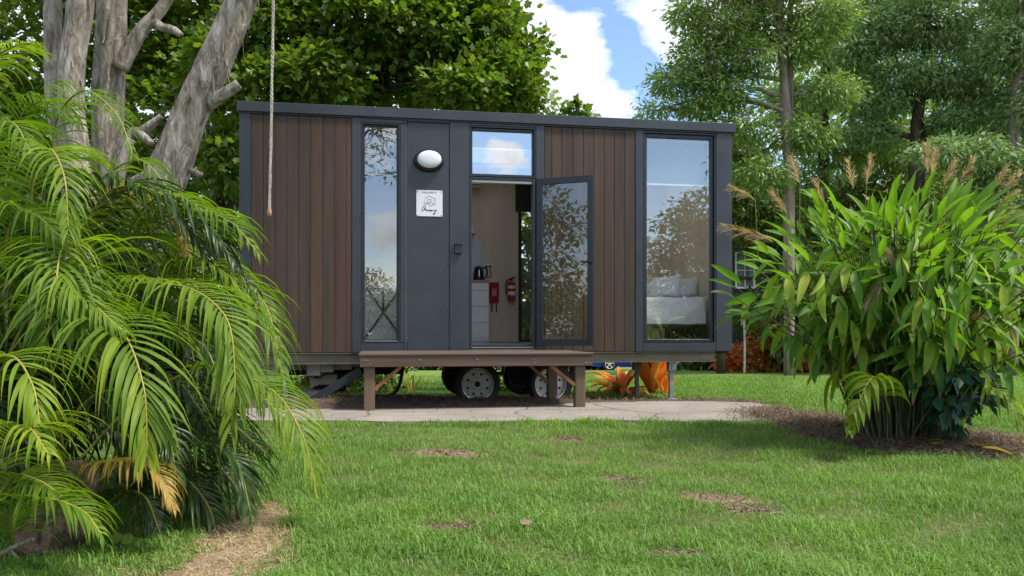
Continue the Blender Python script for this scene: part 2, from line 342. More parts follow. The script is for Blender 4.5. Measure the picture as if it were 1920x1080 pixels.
M['strawpale'] = leafmat('straw', [(0, (.22, .16, .09)), (.5, (.42, .31, .18)), (1, (.58, .46, .29))], .15, .9, nscale=2, nvar=.3)

# ---------------------------------------------------------------- ground
SOIL = [(-.42, 5.35, .22, .14), (.64, 4.60, .14, .11), (1.02, 3.98, .20, .13), (.44, 6.2, .12, .12), (-.25, 3.25, .12, .07), (1.12, 3.72, .12, .09), (.60, 2.95, .13, .05)]
def ground_material():
    m, t, b = newmat('lawn_soil'); v = mapped(t, (1, 1, 1)); c = t.nodes.new('ShaderNodeTexCoord'); s = t.nodes.new('ShaderNodeSeparateXYZ'); t.links.new(c.outputs['Object'], s.inputs[0])
    n = tnoise(t, v, 2.2, 6, .6); n2 = tnoise(t, v, 38, 5, .7)
    near = ramp(t, [(.3, (.065, .080, .026)), (.55, (.115, .125, .045)), (.75, (.22, .18, .10))], tmath(t, 'ADD', tmath(t, 'MULTIPLY', n, .5), tmath(t, 'MULTIPLY', n2, .5)))
    far = ramp(t, [(.3, (.10, .165, .030)), (.6, (.145, .215, .045)), (.8, (.20, .235, .075))], tmath(t, 'ADD', tmath(t, 'MULTIPLY', tnoise(t, v, .5, 5), .6), tmath(t, 'MULTIPLY', n2, .4)))
    mr = t.nodes.new('ShaderNodeMapRange'); t.links.new(s.outputs[1], mr.inputs[0]); mr.inputs[1].default_value = 9; mr.inputs[2].default_value = 15
    ds = t.nodes.new('ShaderNodeVectorMath'); ds.operation = 'MULTIPLY_ADD'; nz = t.nodes.new('ShaderNodeTexNoise'); nz.inputs['Scale'].default_value = 9; nz.inputs['Detail'].default_value = 4
    t.links.new(nz.outputs[1], ds.inputs[0]); ds.inputs[1].default_value = (.16, .12, 0); t.links.new(v, ds.inputs[2]); acc = 0.0
    for (x, y, rx, ry) in SOIL:
        q = t.nodes.new('ShaderNodeVectorMath'); q.operation = 'MULTIPLY_ADD'; t.links.new(ds.outputs[0], q.inputs[0]); q.inputs[1].default_value = (1/rx, 1/ry, 0); q.inputs[2].default_value = (-(x+.08)/rx, -(y+.06)/ry, 0)
        le = t.nodes.new('ShaderNodeVectorMath'); le.operation = 'LENGTH'; t.links.new(q.outputs[0], le.inputs[0]); f_ = t.nodes.new('ShaderNodeMapRange'); t.links.new(le.outputs['Value'], f_.inputs[0])
        f_.inputs[1].default_value = .7; f_.inputs[2].default_value = 1.35; f_.inputs[3].default_value = 1; f_.inputs[4].default_value = 0; acc = tmath(t, 'MAXIMUM', acc, f_.outputs[0])
    near = mixc(t, acc, near, ramp(t, [(.3, (.13, .09, .06)), (.5, (.25, .175, .12)), (.7, (.38, .28, .20))], n2))
    t.links.new(mixc(t, mr.outputs[0], near, far), b.inputs['Base Color']); b.inputs['Roughness'].default_value = .95; b.inputs['Specular IOR Level'].default_value = .1
    bump(t, b, n2, .6, .02); return m
def axis_pts(lo, a, b, hi, step, n):
    l = lo+(a-lo)*(1-np.linspace(1, 0, n)[:-1]**2); r = b+(hi-b)*np.linspace(0, 1, n)[1:]**2
    return np.concatenate([np.sort(l), np.arange(a, b+1e-6, step), r])
gx = axis_pts(-170, -12, 14, 170, .2, 22); gy = axis_pts(-150, -4, 24, 240, .2, 24)
GX, GY = np.meshgrid(gx, gy); nx, ny = len(gx), len(gy)
GV = np.stack([GX.ravel(), GY.ravel(), gz(GX, GY).ravel()], 1)
ii = (np.arange(ny-1)[:, None]*nx+np.arange(nx-1)[None]).ravel()
tag(mk('ground', GV, np.stack([ii, ii+1, ii+nx+1, ii+nx], 1), ground_material(), smooth=True), kind='structure')
# concrete path under the deck, with an irregular rounded end
def in_poly(x, y, P):
    ins = np.zeros(np.shape(x), bool); n = len(P)
    for i in range(n):
        x0, y0 = P[i]; x1, y1 = P[(i+1) % n]
        c = ((y0 > y) != (y1 > y)) & (x < (x1-x0)*(y-y0)/(y1-y0+1e-12)+x0); ins ^= c
    return ins
PATH = [(-7, 7.30)]+[(x, 7.22+.05*math.sin(x*2.3)+.03*math.sin(x*7)) for x in np.linspace(-6.6, 2.0, 26)]+[(2.35, 7.32), (2.62, 7.62), (2.74, 8.0), (2.80, 8.4), (2.84, 8.8), (2.72, 9.08), (2.3, 9.22), (1.6, 9.26)]+[(x, 9.2+.04*math.sin(x*3)) for x in np.linspace(1, -6.6, 14)]+[(-7, 9.2)]
bm_v = [(x, y, .022) for x, y in PATH]+[(x, y, -.10) for x, y in PATH]; n = len(PATH)
def path_material():
    m, t, b = newmat('old_concrete'); v = mapped(t, (1, 1, 1)); n = tnoise(t, v, 1.3, 7, .62, .4); n2 = tnoise(t, v, 60, 4, .7); n3 = tnoise(t, mapped(t, (.5, 2.2, 1)), 1.6, 6, .6)
    c = ramp(t, [(.25, (.14, .12, .095)), (.5, (.25, .215, .18)), (.75, (.34, .30, .255))], tmath(t, 'ADD', tmath(t, 'MULTIPLY', n, .7), tmath(t, 'MULTIPLY', n2, .3)))
    c = mixc(t, ramp(t, [(.52, (0, 0, 0)), (.66, (.6, .6, .6))], n3), c, (.20, .165, .125))
    vo = t.nodes.new('ShaderNodeTexVoronoi'); vo.feature = 'DISTANCE_TO_EDGE'; vo.inputs['Scale'].default_value = .75
    dv = t.nodes.new('ShaderNodeVectorMath'); dv.operation = 'MULTIPLY_ADD'; nz = t.nodes.new('ShaderNodeTexNoise'); nz.inputs['Scale'].default_value = 3; nz.inputs['Detail'].default_value = 5
    t.links.new(nz.outputs[1], dv.inputs[0]); dv.inputs[1].default_value = (.35, .35, .35); t.links.new(v, dv.inputs[2]); t.links.new(dv.outputs[0], vo.inputs['Vector'])
    cr = ramp(t, [(0, (.25, .25, .25)), (.012, (1, 1, 1))], vo.outputs['Distance'])
    t.links.new(mixc(t, 1.0, c, cr, 'MULTIPLY'), b.inputs['Base Color']); b.inputs['Roughness'].default_value = .9
    bump(t, b, n2, .35, .01); return m
tag(mk('concrete_path', bm_v, [tuple(range(n))]+[(i+n, (i+1) % n+n, (i+1) % n, i) for i in range(n)], path_material()), kind='structure')
# mulch beds: low uneven heaps of leaf litter, under the cabin and round the big clump
def mulch_material():
    m, t, b = newmat('mulch'); v = mapped(t, (1, 1, 1)); n = tnoise(t, v, 3, 6, .65); n2 = tnoise(t, v, 55, 5, .75)
    t.links.new(ramp(t, [(.3, (.045, .030, .021)), (.5, (.095, .066, .046)), (.7, (.19, .135, .095))], tmath(t, 'ADD', tmath(t, 'MULTIPLY', n, .4), tmath(t, 'MULTIPLY', n2, .6))), b.inputs['Base Color'])
    b.inputs['Roughness'].default_value = 1; bump(t, b, n2, 1, .03); return m
MUL = mulch_material()
BED1 = [(-6.5, 8.5), (-3, 8.50), (-2, 8.28), (-1.2, 8.42), (-.4, 8.5), (.25, 8.62), (.62, 8.95), (1.2, 9.16), (2.0, 9.22), (2.8, 9.2), (3.2, 9.6), (2.9, 10.3), (2.2, 10.7), (1.2, 11.4), (.0, 11.9), (-1.1, 11.8), (-2.6, 12.2), (-6.5, 12.6)]
BED2 = [(2.45, 8.15), (2.25, 7.6), (2.3, 6.9), (2.3, 6.2), (2.5, 5.7), (2.85, 5.25), (3.3, 5.1), (3.9, 5.15), (4.1, 5.6), (3.95, 6.1), (3.75, 6.7), (3.3, 7.3), (3.0, 8.0), (2.65, 8.3)]
BED3 = [(-1.2, 3.85), (-1.05, 3.75), (-.97, 3.35), (-.86, 2.95), (-.80, 2.3), (-1.15, 2.25), (-1.2, 2.9), (-1.26, 3.3)]
def dist_edge(x, y, P):
    d = np.full(np.shape(x), 1e9)
    for i in range(len(P)):
        a = np.array(P[i]); b = np.array(P[(i+1) % len(P)]); ab = b-a
        tt = np.clip(((x-a[0])*ab[0]+(y-a[1])*ab[1])/ab.dot(ab), 0, 1); d = np.minimum(d, np.hypot(x-a[0]-tt*ab[0], y-a[1]-tt*ab[1]))
    return np.where(in_poly(x, y, P), d, -d)
def bed_height(x, y, P, amp):
    d = dist_edge(x, y, P); h = np.clip(d/.45, 0, 1)
    nn = .5+.25*np.sin(x*3.1+y*2)+.25*np.sin(x*7.3-y*5.1)*np.sin(y*3.7)
    return h*amp*(.45+.55*nn)
def bed(name, P, amp, mat, base=.0):
    xs = np.arange(min(p[0] for p in P), max(p[0] for p in P)+.1, .09); ys = np.arange(min(p[1] for p in P), max(p[1] for p in P)+.1, .09)
    X, Y = np.meshgrid(xs, ys); h = bed_height(X, Y, P, amp)+.012*rng.standard_normal(X.shape)*(dist_edge(X, Y, P) > .1)
    Z = np.maximum(gz(X, Y), np.where(in_poly(X, Y, PATH), .024, -9))+h+.004*(dist_edge(X, Y, P) > 0)-.02*(dist_edge(X, Y, P) <= 0)
    nx = len(xs); ii = (np.arange(len(ys)-1)[:, None]*nx+np.arange(nx-1)[None])
    keep = (dist_edge(X, Y, P) > -.09)[:-1, :-1]; ii = ii[keep].ravel()
    return tag(mk(name, np.stack([X.ravel(), Y.ravel(), Z.ravel()], 1), np.stack([ii, ii+1, ii+nx+1, ii+nx], 1), mat, smooth=True), kind='structure')
bed('mulch_bed', BED1, .07, MUL); bed('mulch_bed', BED2, .07, MUL)
def strawmat():
    m, t, b = newmat('dry_grass_patch'); v = mapped(t, (1, 1, 1)); n2 = tnoise(t, v, 70, 5, .75)
    t.links.new(ramp(t, [(.3, (.16, .11, .06)), (.5, (.32, .23, .13)), (.7, (.46, .35, .21))], n2), b.inputs['Base Color']); b.inputs['Roughness'].default_value = 1; bump(t, b, n2, .8, .02); return m
bed('dry_patch', BED3, .02, strawmat())
def soil_amount(x, y):
    s = np.zeros(np.shape(x))
    for (a, b, rx, ry) in SOIL: s = np.maximum(s, np.exp(-((x-a)/rx)**2-((y-b)/ry)**2))
    return s
# grass: real blades, thinner where soil shows
def grass_blades(n, Xr, Yr, length, width, seed, ypow=1.0, lean=.55, segs=2):
    r = np.random.default_rng(seed)
    u = r.random(n); Y = Yr[0]*(Yr[1]/Yr[0])**(u**ypow) if Yr[0] > 0 else Yr[0]+(Yr[1]-Yr[0])*u
    X = Xr[0]+(Xr[1]-Xr[0])*r.random(n) if not callable(Xr) else Xr(Y, r.random(n))
    clump = np.sin(X*6.1+1.3*np.sin(Y*4.7))*np.sin(Y*7.9+1.1*np.sin(X*5.3))
    ed = np.maximum(dist_edge(X, Y, PATH), np.maximum(dist_edge(X, Y, BED1), np.maximum(dist_edge(X, Y, BED2), dist_edge(X, Y, BED3))))
    wob = .05*np.sin(X*9+Y*5)+.04*np.sin(X*23-Y*11)
    keep = (ed+wob < .0+.05*r.random(n)**3) & (soil_amount(X, Y)*1.25 < r.random(n)) & (.62+.38*clump > r.random(n)*.75)
    X, Y, clump = X[keep], Y[keep], clump[keep]; n = len(X)
    base = np.stack([X, Y, gz(X, Y)-.003], 1)
    az = r.random(n)*2*np.pi; L = length*(.45+.8*r.random(n))*(1+.28*clump)*(1+.25*np.sin(X*1.3+.4)*np.sin(Y*1.1))
    L *= 1-.55*np.clip(soil_amount(X, Y)*1.6, 0, 1); le = lean*(.25+.9*r.random(n))
    d = np.stack([np.cos(az), np.sin(az), np.zeros(n)], 1); side = np.stack([-d[:, 1], d[:, 0], np.zeros(n)], 1); up = np.array([0, 0, 1.])
    wv = width*(.6+.8*r.random(n))
    p1 = base+(d*(le*.35)[:, None]+up*.60)*L[:, None]; p2 = base+(d*(le*1.15)[:, None]+up*(1.0-.35*le)[:, None])*L[:, None]
    V = np.stack([base-side*wv[:, None]/2, base+side*wv[:, None]/2, p1-side*wv[:, None]*.42, p1+side*wv[:, None]*.42, p2], 1)
    rr = np.clip(.42+.20*r.standard_normal(n)+.12*np.sin(X*2.1+Y*1.7)*np.sin(Y*2.9-X)+.10*clump+.08*np.clip((4-Y)/2, 0, 1), 0, 1); rr = np.where(r.random(n) < .07+.25*soil_amount(X, Y), .97, rr)
    k = np.arange(n)[:, None]*5
    Fc = np.concatenate([k+np.array([[0, 1, 3]]), k+np.array([[0, 3, 2]]), k+np.array([[2, 3, 4]])], 1).reshape(-1, 3)
    return V.reshape(-1, 3), Fc, np.repeat(rr, 5)
def merge(parts):
    V = []; Fc = []; Rn = []; b = 0
    for p in parts: V.append(p[0]); Fc.append(p[1]+b); Rn.append(p[2]); b += len(p[0])
    return np.concatenate(V), np.concatenate(Fc), np.concatenate(Rn)
fan = lambda Y, u: (u*2-1)*(Y*.70+1.1)
g = merge([grass_blades(350000, fan, (2.3, 7.45), .041, .0038, 1, 1.2, .9), grass_blades(9000, (-5, 2.4), (6.9, 7.3), .058, .006, 2, 1, .8), grass_blades(15000, fan, (2.3, 7.2), .072, .0042, 5, 1.25, 1.1)])
tag(mk('lawn_grass', g[0], g[1], M['l_grass'], rnd=g[2]), 'green lawn grass in the foreground with thin patches of bare soil', 'grass', kind='stuff')
g = merge([grass_blades(110000, lambda Y, u: 1.6+u*(Y*.75-.2), (6.9, 20), .05, .008, 3, 1.3), grass_blades(70000, lambda Y, u: -Y*.5+u*Y*.85, (10.8, 20), .05, .009, 4, 1.0)])
tag(mk('back_lawn_grass', g[0], g[1], M['l_grass'], rnd=g[2]), 'short bright lawn grass behind the cabin and the broad-leaved clump', 'grass', kind='stuff')
# dry litter slivers
def litter(n, P, L, wd, seed, hz, edge=.15):
    r = np.random.default_rng(seed); xs = [p[0] for p in P]; ys = [p[1] for p in P]
    X = r.uniform(min(xs)-edge, max(xs)+edge, n); Y = r.uniform(min(ys)-edge, max(ys)+edge, n); d = dist_edge(X, Y, P)
    k = d > -edge*r.random(n)**2; X, Y, d = X[k], Y[k], d[k]; n = len(X)
    Z = np.maximum(gz(X, Y), np.where(in_poly(X, Y, PATH), .024, -9))+np.where(d > 0, bed_height(X, Y, P, hz), 0)+.006
    az = r.random(n)*2*np.pi; tl = r.normal(0, .35, n); LL = L*(.4+1.1*r.random(n))
    Xd = np.stack([np.cos(az)*np.cos(tl), np.sin(az)*np.cos(tl), np.abs(np.sin(tl))], 1); Zd = np.stack([r.normal(0, .4, n), r.normal(0, .4, n), np.ones(n)], 1)
    T = [(0, -.5*wd, 0), (0, .5*wd, 0), (.55, .4*wd, .09), (.55, -.4*wd, .09), (1, 0, -.02)]
    V, Fc, rn, _ = scatter(T, [(0, 1, 2), (0, 2, 3), (3, 2, 4)], np.stack([X, Y, Z], 1), Xd, Zd, LL, r.random(n)); return V, Fc, rn
a = litter(42000, BED1, .080, .05, 11, .07); b_ = litter(30000, BED2, .080, .05, 12, .07, .3)
l3 = merge([a, b_]); tag(mk('leaf_litter', l3[0], l3[1], M['straw'], rnd=l3[2]), 'brown dead leaves and twigs littering the beds under the cabin and the clump', 'leaf litter', kind='stuff')
l3 = litter(26000, BED3, .036, .05, 13, .015, .22); tag(mk('dry_straw', l3[0], l3[1], M['strawpale'], rnd=l3[2]), 'pale dry straw on the bare patch beside the palm', 'straw', kind='stuff')
l3 = litter(500, PATH, .035, .14, 14, 0, 0.02); tag(mk('path_litter', l3[0], l3[1], M['straw'], rnd=l3[2]), 'scattered dry bits of leaf lying on the concrete path', 'leaf litter', kind='stuff')
def soil_bits(n, seed):
    r = np.random.default_rng(seed); S_ = np.array(SOIL); ci = r.integers(0, len(S_), n); X = S_[ci, 0]+r.normal(0, .62, n)*S_[ci, 2]; Y = S_[ci, 1]+r.normal(0, .62, n)*S_[ci, 3]
    az = r.random(n)*6.28; Xd = np.stack([np.cos(az), np.sin(az), np.abs(r.normal(0, .3, n))], 1); Zd = np.stack([r.normal(0, .4, n), r.normal(0, .4, n), np.ones(n)], 1)
    T = [(0, -.07, 0), (0, .07, 0), (.55, .06, .09), (.55, -.06, .09), (1, 0, -.02)]
    return scatter(T, [(0, 1, 2), (0, 2, 3), (3, 2, 4)], np.stack([X, Y, gz(X, Y)+.004], 1), Xd, Zd, .04*(.4+r.random(n)), r.random(n))[:3]
l3 = soil_bits(1700, 15); tag(mk('soil_crumbs', l3[0], l3[1], M['straw'], rnd=l3[2]), 'dry crumbs and dead grass on the bare spots in the foreground lawn', 'soil litter', kind='stuff')

# ---------------------------------------------------------------- the cabin: local frame s (along the front), t (inwards), z
A0 = np.array([-3.12, 9.177]); YAW = math.atan(.1676); U = np.array([math.cos(YAW), math.sin(YAW)]); NN = np.array([-math.sin(YAW), math.cos(YAW)])
def L(px, py, t=0.0):
    """local (s, z) of a point seen at px, py that lies in the plane t"""
    a = (px-960)/F; s = (-A0[0]+NN[0]*-t*1.0+a*(A0[1]+NN[1]*t))/(U[0]-U[1]*a)
    Y = A0[1]+U[1]*s+NN[1]*t; return s, CH-(py-HZ)/F*Y
def S(px, t=0.0): return L(px, 500, t)[0]
def Z_(px, py, t=0.0): return L(px, py, t)[1]
def Hw(s, t, z): return (A0[0]+U[0]*s+NN[0]*t, A0[1]+U[1]*s+NN[1]*t, z)
house = empty('tiny_house', (A0[0], A0[1], 0), YAW, 'dark grey and brown timber clad tiny house on a trailer, its glass door open', 'cabin')
def inner(name, s, t, z, label, cat, rz=0, group=None): return empty(name, Hw(s, t, z), YAW+rz, label, cat, group)
ZB, ZT, SL = .578, 3.345, 6.0
TF = -.022                                   # face of the steel trim
def piece(name, px0, px1, z0, z1, mat=M['trim'], t0=TF, t1=.02, b=.002, par=house):
    return MB().box(S(px0), S(px1), t0, t1, z0, z1, b).build(name, mat, par)
# openings (outer frame px range, z range)
W1 = (S(677), S(750), Z_(713, 642), Z_(713, 231)); W2 = (S(880), S(1004), Z_(942, 332.5), Z_(942, 238)); D0 = (S(880), S(1004), Z_(942, 653), Z_(942, 333)); W3 = (S(1205.5), S(1341), Z_(1273, 644), Z_(1273, 249))
# wall shell behind the cladding, with its openings
w_ = MB()
for s0, s1, z0, z1 in ((.02, W1[0], ZB, ZT), (W1[0], W1[1], ZB, W1[2]), (W1[0], W1[1], W1[3], ZT), (W1[1], D0[0], ZB, ZT), (D0[0], D0[1], ZB, D0[2]), (D0[0], D0[1], W2[3], ZT), (D0[1], W3[0], ZB, ZT), (W3[0], W3[1], ZB, W3[2]), (W3[0], W3[1], W3[3], ZT), (W3[1], SL-.02, ZB, ZT)):
    w_.box(s0, s1, .022, .10, z0, z1)
w_.build('front_wall', M['beige'], house)
TB = 2.33                                    # inner face of the back wall
nw = (S(972, TB), S(972, TB)+.42, Z_(985, 643, TB), Z_(985, 344, TB))
rw_ = (1.98, 2.72, 1.65, 2.95); bw = (4.12, 5.6, 1.40, 3.0)  # kitchen and bedroom windows are unseen, added to let daylight into the cabin
w_ = MB(); segs = sorted([(*rw_,), (*nw,), (*bw,)]); cur = .02
for (s0, s1, z0, z1) in segs:
    w_.box(cur, s0, TB, TB+.07, ZB, ZT); w_.box(s0, s1, TB, TB+.07, ZB, z0); w_.box(s0, s1, TB, TB+.07, z1, ZT); cur = s1
w_.box(cur, SL-.02, TB, TB+.07, ZB, ZT); w_.build('back_wall', M['beige'], house)
for s_ in ((.022, .07), (SL-.07, SL-.022)): MB().box(s_[0], s_[1], .101, TB-.001, ZB, ZT).build('end_wall', M['beige'], house)
MB().box(3.99, 4.05, .101, TB-.001, .673, 3.199).build('added_partition', M['beige'], house)  # unseen wall added to keep the daylight in the bedroom
MB().box(0, .02, -.0, 2.42, ZB, ZT).build('end_cladding', M['trim'], house); MB().box(SL-.02, SL, .0, 2.42, ZB, ZT).build('end_cladding', M['trim'], house)
c_ = MB(); cur = .021
for (s0, s1, z0, z1) in segs:
    c_.box(cur, s0, TB+.071, TB+.09, ZB, ZT); c_.box(s0, s1, TB+.071, TB+.09, ZB, z0); c_.box(s0, s1, TB+.071, TB+.09, z1, ZT); cur = s1
c_.box(cur, SL-.021, TB+.071, TB+.09, ZB, ZT); c_.build('back_cladding', M['trim'], house)
for (s0, s1, z0, z1) in segs:  # the narrow window is real, the other two are added for daylight
    f = MB()
    for (a, b, c, d) in ((s0, s0+.045, z0, z1), (s1-.045, s1, z0, z1), (s0+.045, s1-.045, z0, z0+.05), (s0+.045, s1-.045, z1-.05, z1)): f.box(a, b, TB-.012, TB+.10, c, d)
    fr = f.build('real_or_added_rear_window', M['black'], house); MB().box(s0+.045, s1-.045, TB+.04, TB+.046, z0+.05, z1-.05).build('pane', M['glassd'], fr)
MB().box(.07, SL-.07, .10, TB, ZB, .672).build('floor', M['lino'], house)
r_ = MB()
for (x0, x1, y0, y1) in ((2.28, 2.32, .68, 1.92), (3.68, 3.72, .68, 1.92), (2.321, 3.679, .68, .72), (2.321, 3.679, 1.88, 1.92)): r_.box(x0, x1, y0, y1, 3.261, 3.452)
sk = r_.build('added_skylight', M['white'], house); MB().box(2.321, 3.679, .721, 1.879, 3.445, 3.450).build('pane', M['glassd'], sk)  # unseen skylight added to brighten the kitchen side
c_ = MB()
for (x0, x1, y0, y1) in ((.07, 2.28, .10, TB), (3.72, 4.18, .10, TB), (2.28, 3.72, .10, .68), (2.28, 3.72, 1.92, TB), (5.86, SL-.07, .10, TB), (4.18, 5.86, .10, .43), (4.18, 5.86, 1.97, TB)): c_.box(x0, x1, y0, y1, 3.20, 3.26)
c_.build('ceiling', M['beige'], house)
# roof: fascia channel, sheeting
MB().box(-.028, SL+.028, -.048, -.024, Z_(450, 209.5)+.0, 3.462, .004).build('fascia', M['trim'], house)
KY = (4.2, 5.84, .45, 1.95)
r_ = MB()
for (x0, x1, y0, y1) in ((-.026, 2.3, -.0235, 2.46), (3.7, KY[0], -.0235, 2.46), (2.3, 3.7, -.0235, .7), (2.3, 3.7, 1.9, 2.46), (KY[1], SL+.026, -.0235, 2.46), (KY[0], KY[1], -.0235, KY[2]), (KY[0], KY[1], KY[3], 2.46)): r_.box(x0, x1, y0, y1, ZT+.002, 3.44)
r_.build('roof', M['trim'], house)
r_ = MB()
for (x0, x1, y0, y1) in ((KY[0]-.02, KY[0]+.02, KY[2]-.02, KY[3]+.02), (KY[1]-.02, KY[1]+.02, KY[2]-.02, KY[3]+.02), (KY[0]+.021, KY[1]-.021, KY[2]-.02, KY[2]+.02), (KY[0]+.021, KY[1]-.021, KY[3]-.02, KY[3]+.02)): r_.box(x0, x1, y0, y1, 3.261, 3.452)
sk = r_.build('added_skylight', M['white'], house); MB().box(KY[0]+.021, KY[1]-.021, KY[2]+.021, KY[3]-.021, 3.445, 3.450).build('pane', M['glassd'], sk)  # unseen skylight added over the bed to brighten the bedroom
MB().box(-.02, SL+.02, -.030, .022, ZT-.016, ZT).build('fascia_shadow_strip', M['black'], house)  # black strip stands in for the shadow line under the fascia
# cladding boards
def planks(pxs):
    for a, b in zip(pxs[:-1], pxs[1:]):
        s0, s1 = S(a)+.0022, S(b)-.0022
        MB().box(s0, s1, -.014+random.uniform(-.0012, .0012), .014, ZB+.004+random.uniform(0, .003), ZT-.018, .0022).build('cladding_plank', M['clad'], house)
planks([471.2, 494, 515.5, 538, 560, 582, 605, 627.5, 649, 660]); planks([1020.6, 1034, 1053, 1073.5, 1093, 1113, 1132.5, 1151.5, 1171, 1190.2])
zt2 = ZT-.017
piece('corner_post', 449.3, 470.8, ZB, zt2); piece('corner_post', 1341.8, 1369.3, ZB, zt2)
piece('trim', 660.3, 676.6, ZB, zt2); piece('trim', 677, 757, ZB, W1[2]-.003, t0=TF+.004); piece('trim', 677, 757, W1[3]+.003, zt2, t0=TF+.004); piece('trim', 750.6, 761, W1[2], W1[3], t0=TF)
piece('trim', 757.6, 763, ZB, W1[2]-.003); piece('trim', 757.6, 763, W1[3]+.003, zt2)
piece('flat_panel', 764, 842, ZB+.004, ZT-.035, t0=-.012); piece('trim', 843.2, 879.8, ZB, zt2); piece('trim', 880.3, 1004, W2[3]+.003, zt2, t0=TF+.004)
piece('trim', 1004.6, 1020.2, ZB, zt2); piece('trim', 1190.8, 1205.2, ZB, zt2)
piece('trim', 1205.8, 1341.2, W3[3]+.003, zt2, t0=TF+.004); piece('trim', 1205.8, 1341.2, ZB, W3[2]-.003, t0=TF+.004)
MB().box(S(764), S(842), -.034, .02, ZT-.034, ZT-.018).build('drip_flashing', M['black'], house)
# screws on the trim edges
def screw(s, z, t=TF):
    o = link('screw', SCREW, None, house, (s, t, z)); return o
SCREW = bpy.data.meshes.new('screw'); b0 = MB().lathe([(0, -.003), (.003, -.0028), (.0042, 0)], 8, 'y'); SCREW.from_pydata(b0.v, [], b0.f); SCREW.materials.append(M['galv'])
for px in (453, 839, 847, 1366, 1009):
    for z in np.arange(.72, 3.3, .42): screw(S(px), z+random.uniform(-.01, .01), TF-.0003 if px != 839 else -.0123)
def window(name, O, gx0, gx1, gz0, gz1, tf=.012, tg=.045, glass=M['glassw'], sash=True):
    s0, s1, z0, z1 = O; g0, g1 = gx0, gx1; m = .018
    f = MB(); q = .0025
    for (a, b, c, d) in ((s0+q, s0+m, z0+q, z1-q), (s1-m, s1-q, z0+q, z1-q), (s0+m, s1-m, z0+q, z0+m), (s0+m, s1-m, z1-m, z1-q)): f.box(a, b, TF+.003, .09, c, d)
    fo = f.build(name, M['frame'], house)
    f = MB()
    for (a, b, c, d) in ((s0+m+.003, g0, z0+m+.003, z1-m-.003), (g1, s1-m-.003, z0+m+.003, z1-m-.003), (g0, g1, z0+m+.003, gz0), (g0, g1, gz1, z1-m-.003)): f.box(a, b, tf, .075, c, d, .003)
    f.build('sash', M['frame'], fo)
    MB().box(g0-.004, g1+.004, tg, tg+.006, gz0-.004, gz1+.004).build('pane', glass, fo)
    return fo
w1o = window('window', W1, S(684, .03), S(743.5, .03), Z_(713, 636, .03), Z_(713, 238, .03))
w2o = window('top_light', W2, S(885.5, .03), S(997.5, .03), Z_(942, 327.5, .03), Z_(942, 247, .03), glass=M['glasst'])
w3o = window('window', W3, S(1212, .03), S(1331.5, .03), Z_(1273, 636, .03), Z_(1273, 260, .03))
# roller blinds behind the two tall windows
for (g, zb_, par) in (((S(684), S(744)), Z_(713, 326, .1), w1o), ((S(1212), S(1332)), Z_(1273, 346, .1), w3o)):
    MB().box(g[0]+.003, g[1]-.003, .094, .096, zb_, 3.22).build('blind', M['blind'], par); MB().box(g[0], g[1], .086, .104, zb_-.022, zb_, .003).build('blind_bar', M['white'], par)
# white sill strips of the glazing, door threshold
for (a, b, z) in ((683, 745, W1[2]+.02), (884, 1000, Z_(942, 651))): MB().box(S(a), S(b), TF-.004, .0, z-.006, z).build('sill_strip', M['alu'], house)
# door opening frame
f = MB(); zo = Z_(942, 341)
for (a, b, c, d) in ((D0[0]+.003, S(884.5), D0[2]+.03, D0[3]-.003), (S(998.5), D0[1]-.003, D0[2]+.03, D0[3]-.003), (S(884.5), S(998.5), zo+.02, D0[3]-.003), (D0[0]+.003, D0[1]-.003, D0[2], D0[2]+.028)): f.box(a, b, TF+.004, .10, c, d, .003)
f.build('door_frame', M['frame'], house)
MB().box(S(884.5)+.002, S(998.5)-.002, .01, .06, zo-.012, zo+.019, .003).build('head_track', M['white'], house)
MB().box(S(884.5), S(998.5), .005, .10, D0[2]+.029, D0[2]+.05, .003).build('threshold', M['frame'], house)
# glass door, swung right round towards the cladding
hp = (S(1006)+.0, -.035); fe = (4.078, -.386); da = math.atan2(fe[1]-hp[1], fe[0]-hp[0]); dw = math.hypot(fe[0]-hp[0], fe[1]-hp[1])
door = bpy.data.objects.new('door', None); COL.objects.link(door); door.parent = house; door.location = (hp[0], hp[1], 0); door.rotation_euler = (0, 0, da)
dz0, dz1 = Z_(1060, 648, -.25), Z_(1060, 330.5, -.25); st = .072
MB().box(0, st, -.02, .02, dz0, dz1, .003).box(dw-st, dw, -.02, .02, dz0, dz1, .003).box(st, dw-st, -.02, .02, dz0, dz0+st*1.1, .003).box(st, dw-st, -.02, .02, dz1-st*1.1, dz1, .003).build('door_leaf', M['frame'], door)
MB().box(st-.004, dw-st+.004, -.004, .004, dz0+st, dz1-st).build('pane', M['glassd'], door)
hz_ = Z_(1103, 491, -.37)
MB().lathe([(0, -.062), (.014, -.06), (.014, -.04), (.026, -.036), (.026, -.02)], 14, 'y', (dw-.036, 0, hz_)).bar((dw-.036, -.055, hz_), (dw-.15, -.058, hz_+.004), .018, .014).lathe([(.026, .02), (.026, .036), (.014, .04), (.014, .06), (0, .062)], 14, 'y', (dw-.036, 0, hz_)).bar((dw-.036, .055, hz_), (dw-.15, .058, hz_+.004), .018, .014).build('handle', M['black'], door)
for z in (dz0+.25, (dz0+dz1)/2, dz1-.25): MB().lathe([(0, -.045), (.011, -.045), (.011, .045), (0, .045)], 10, 'z', (-.008, .01, z)).build('hinge', M['black'], door)
# wall socket, wall switch
MB().box(S(852), S(865.5), -.06, TF-.001, Z_(859, 476), Z_(859, 459), .006).box(S(851), S(866.5), -.075, TF-.001, Z_(859, 459.5), Z_(859, 457.5), .002).build('outdoor_socket', M['frame'], house)
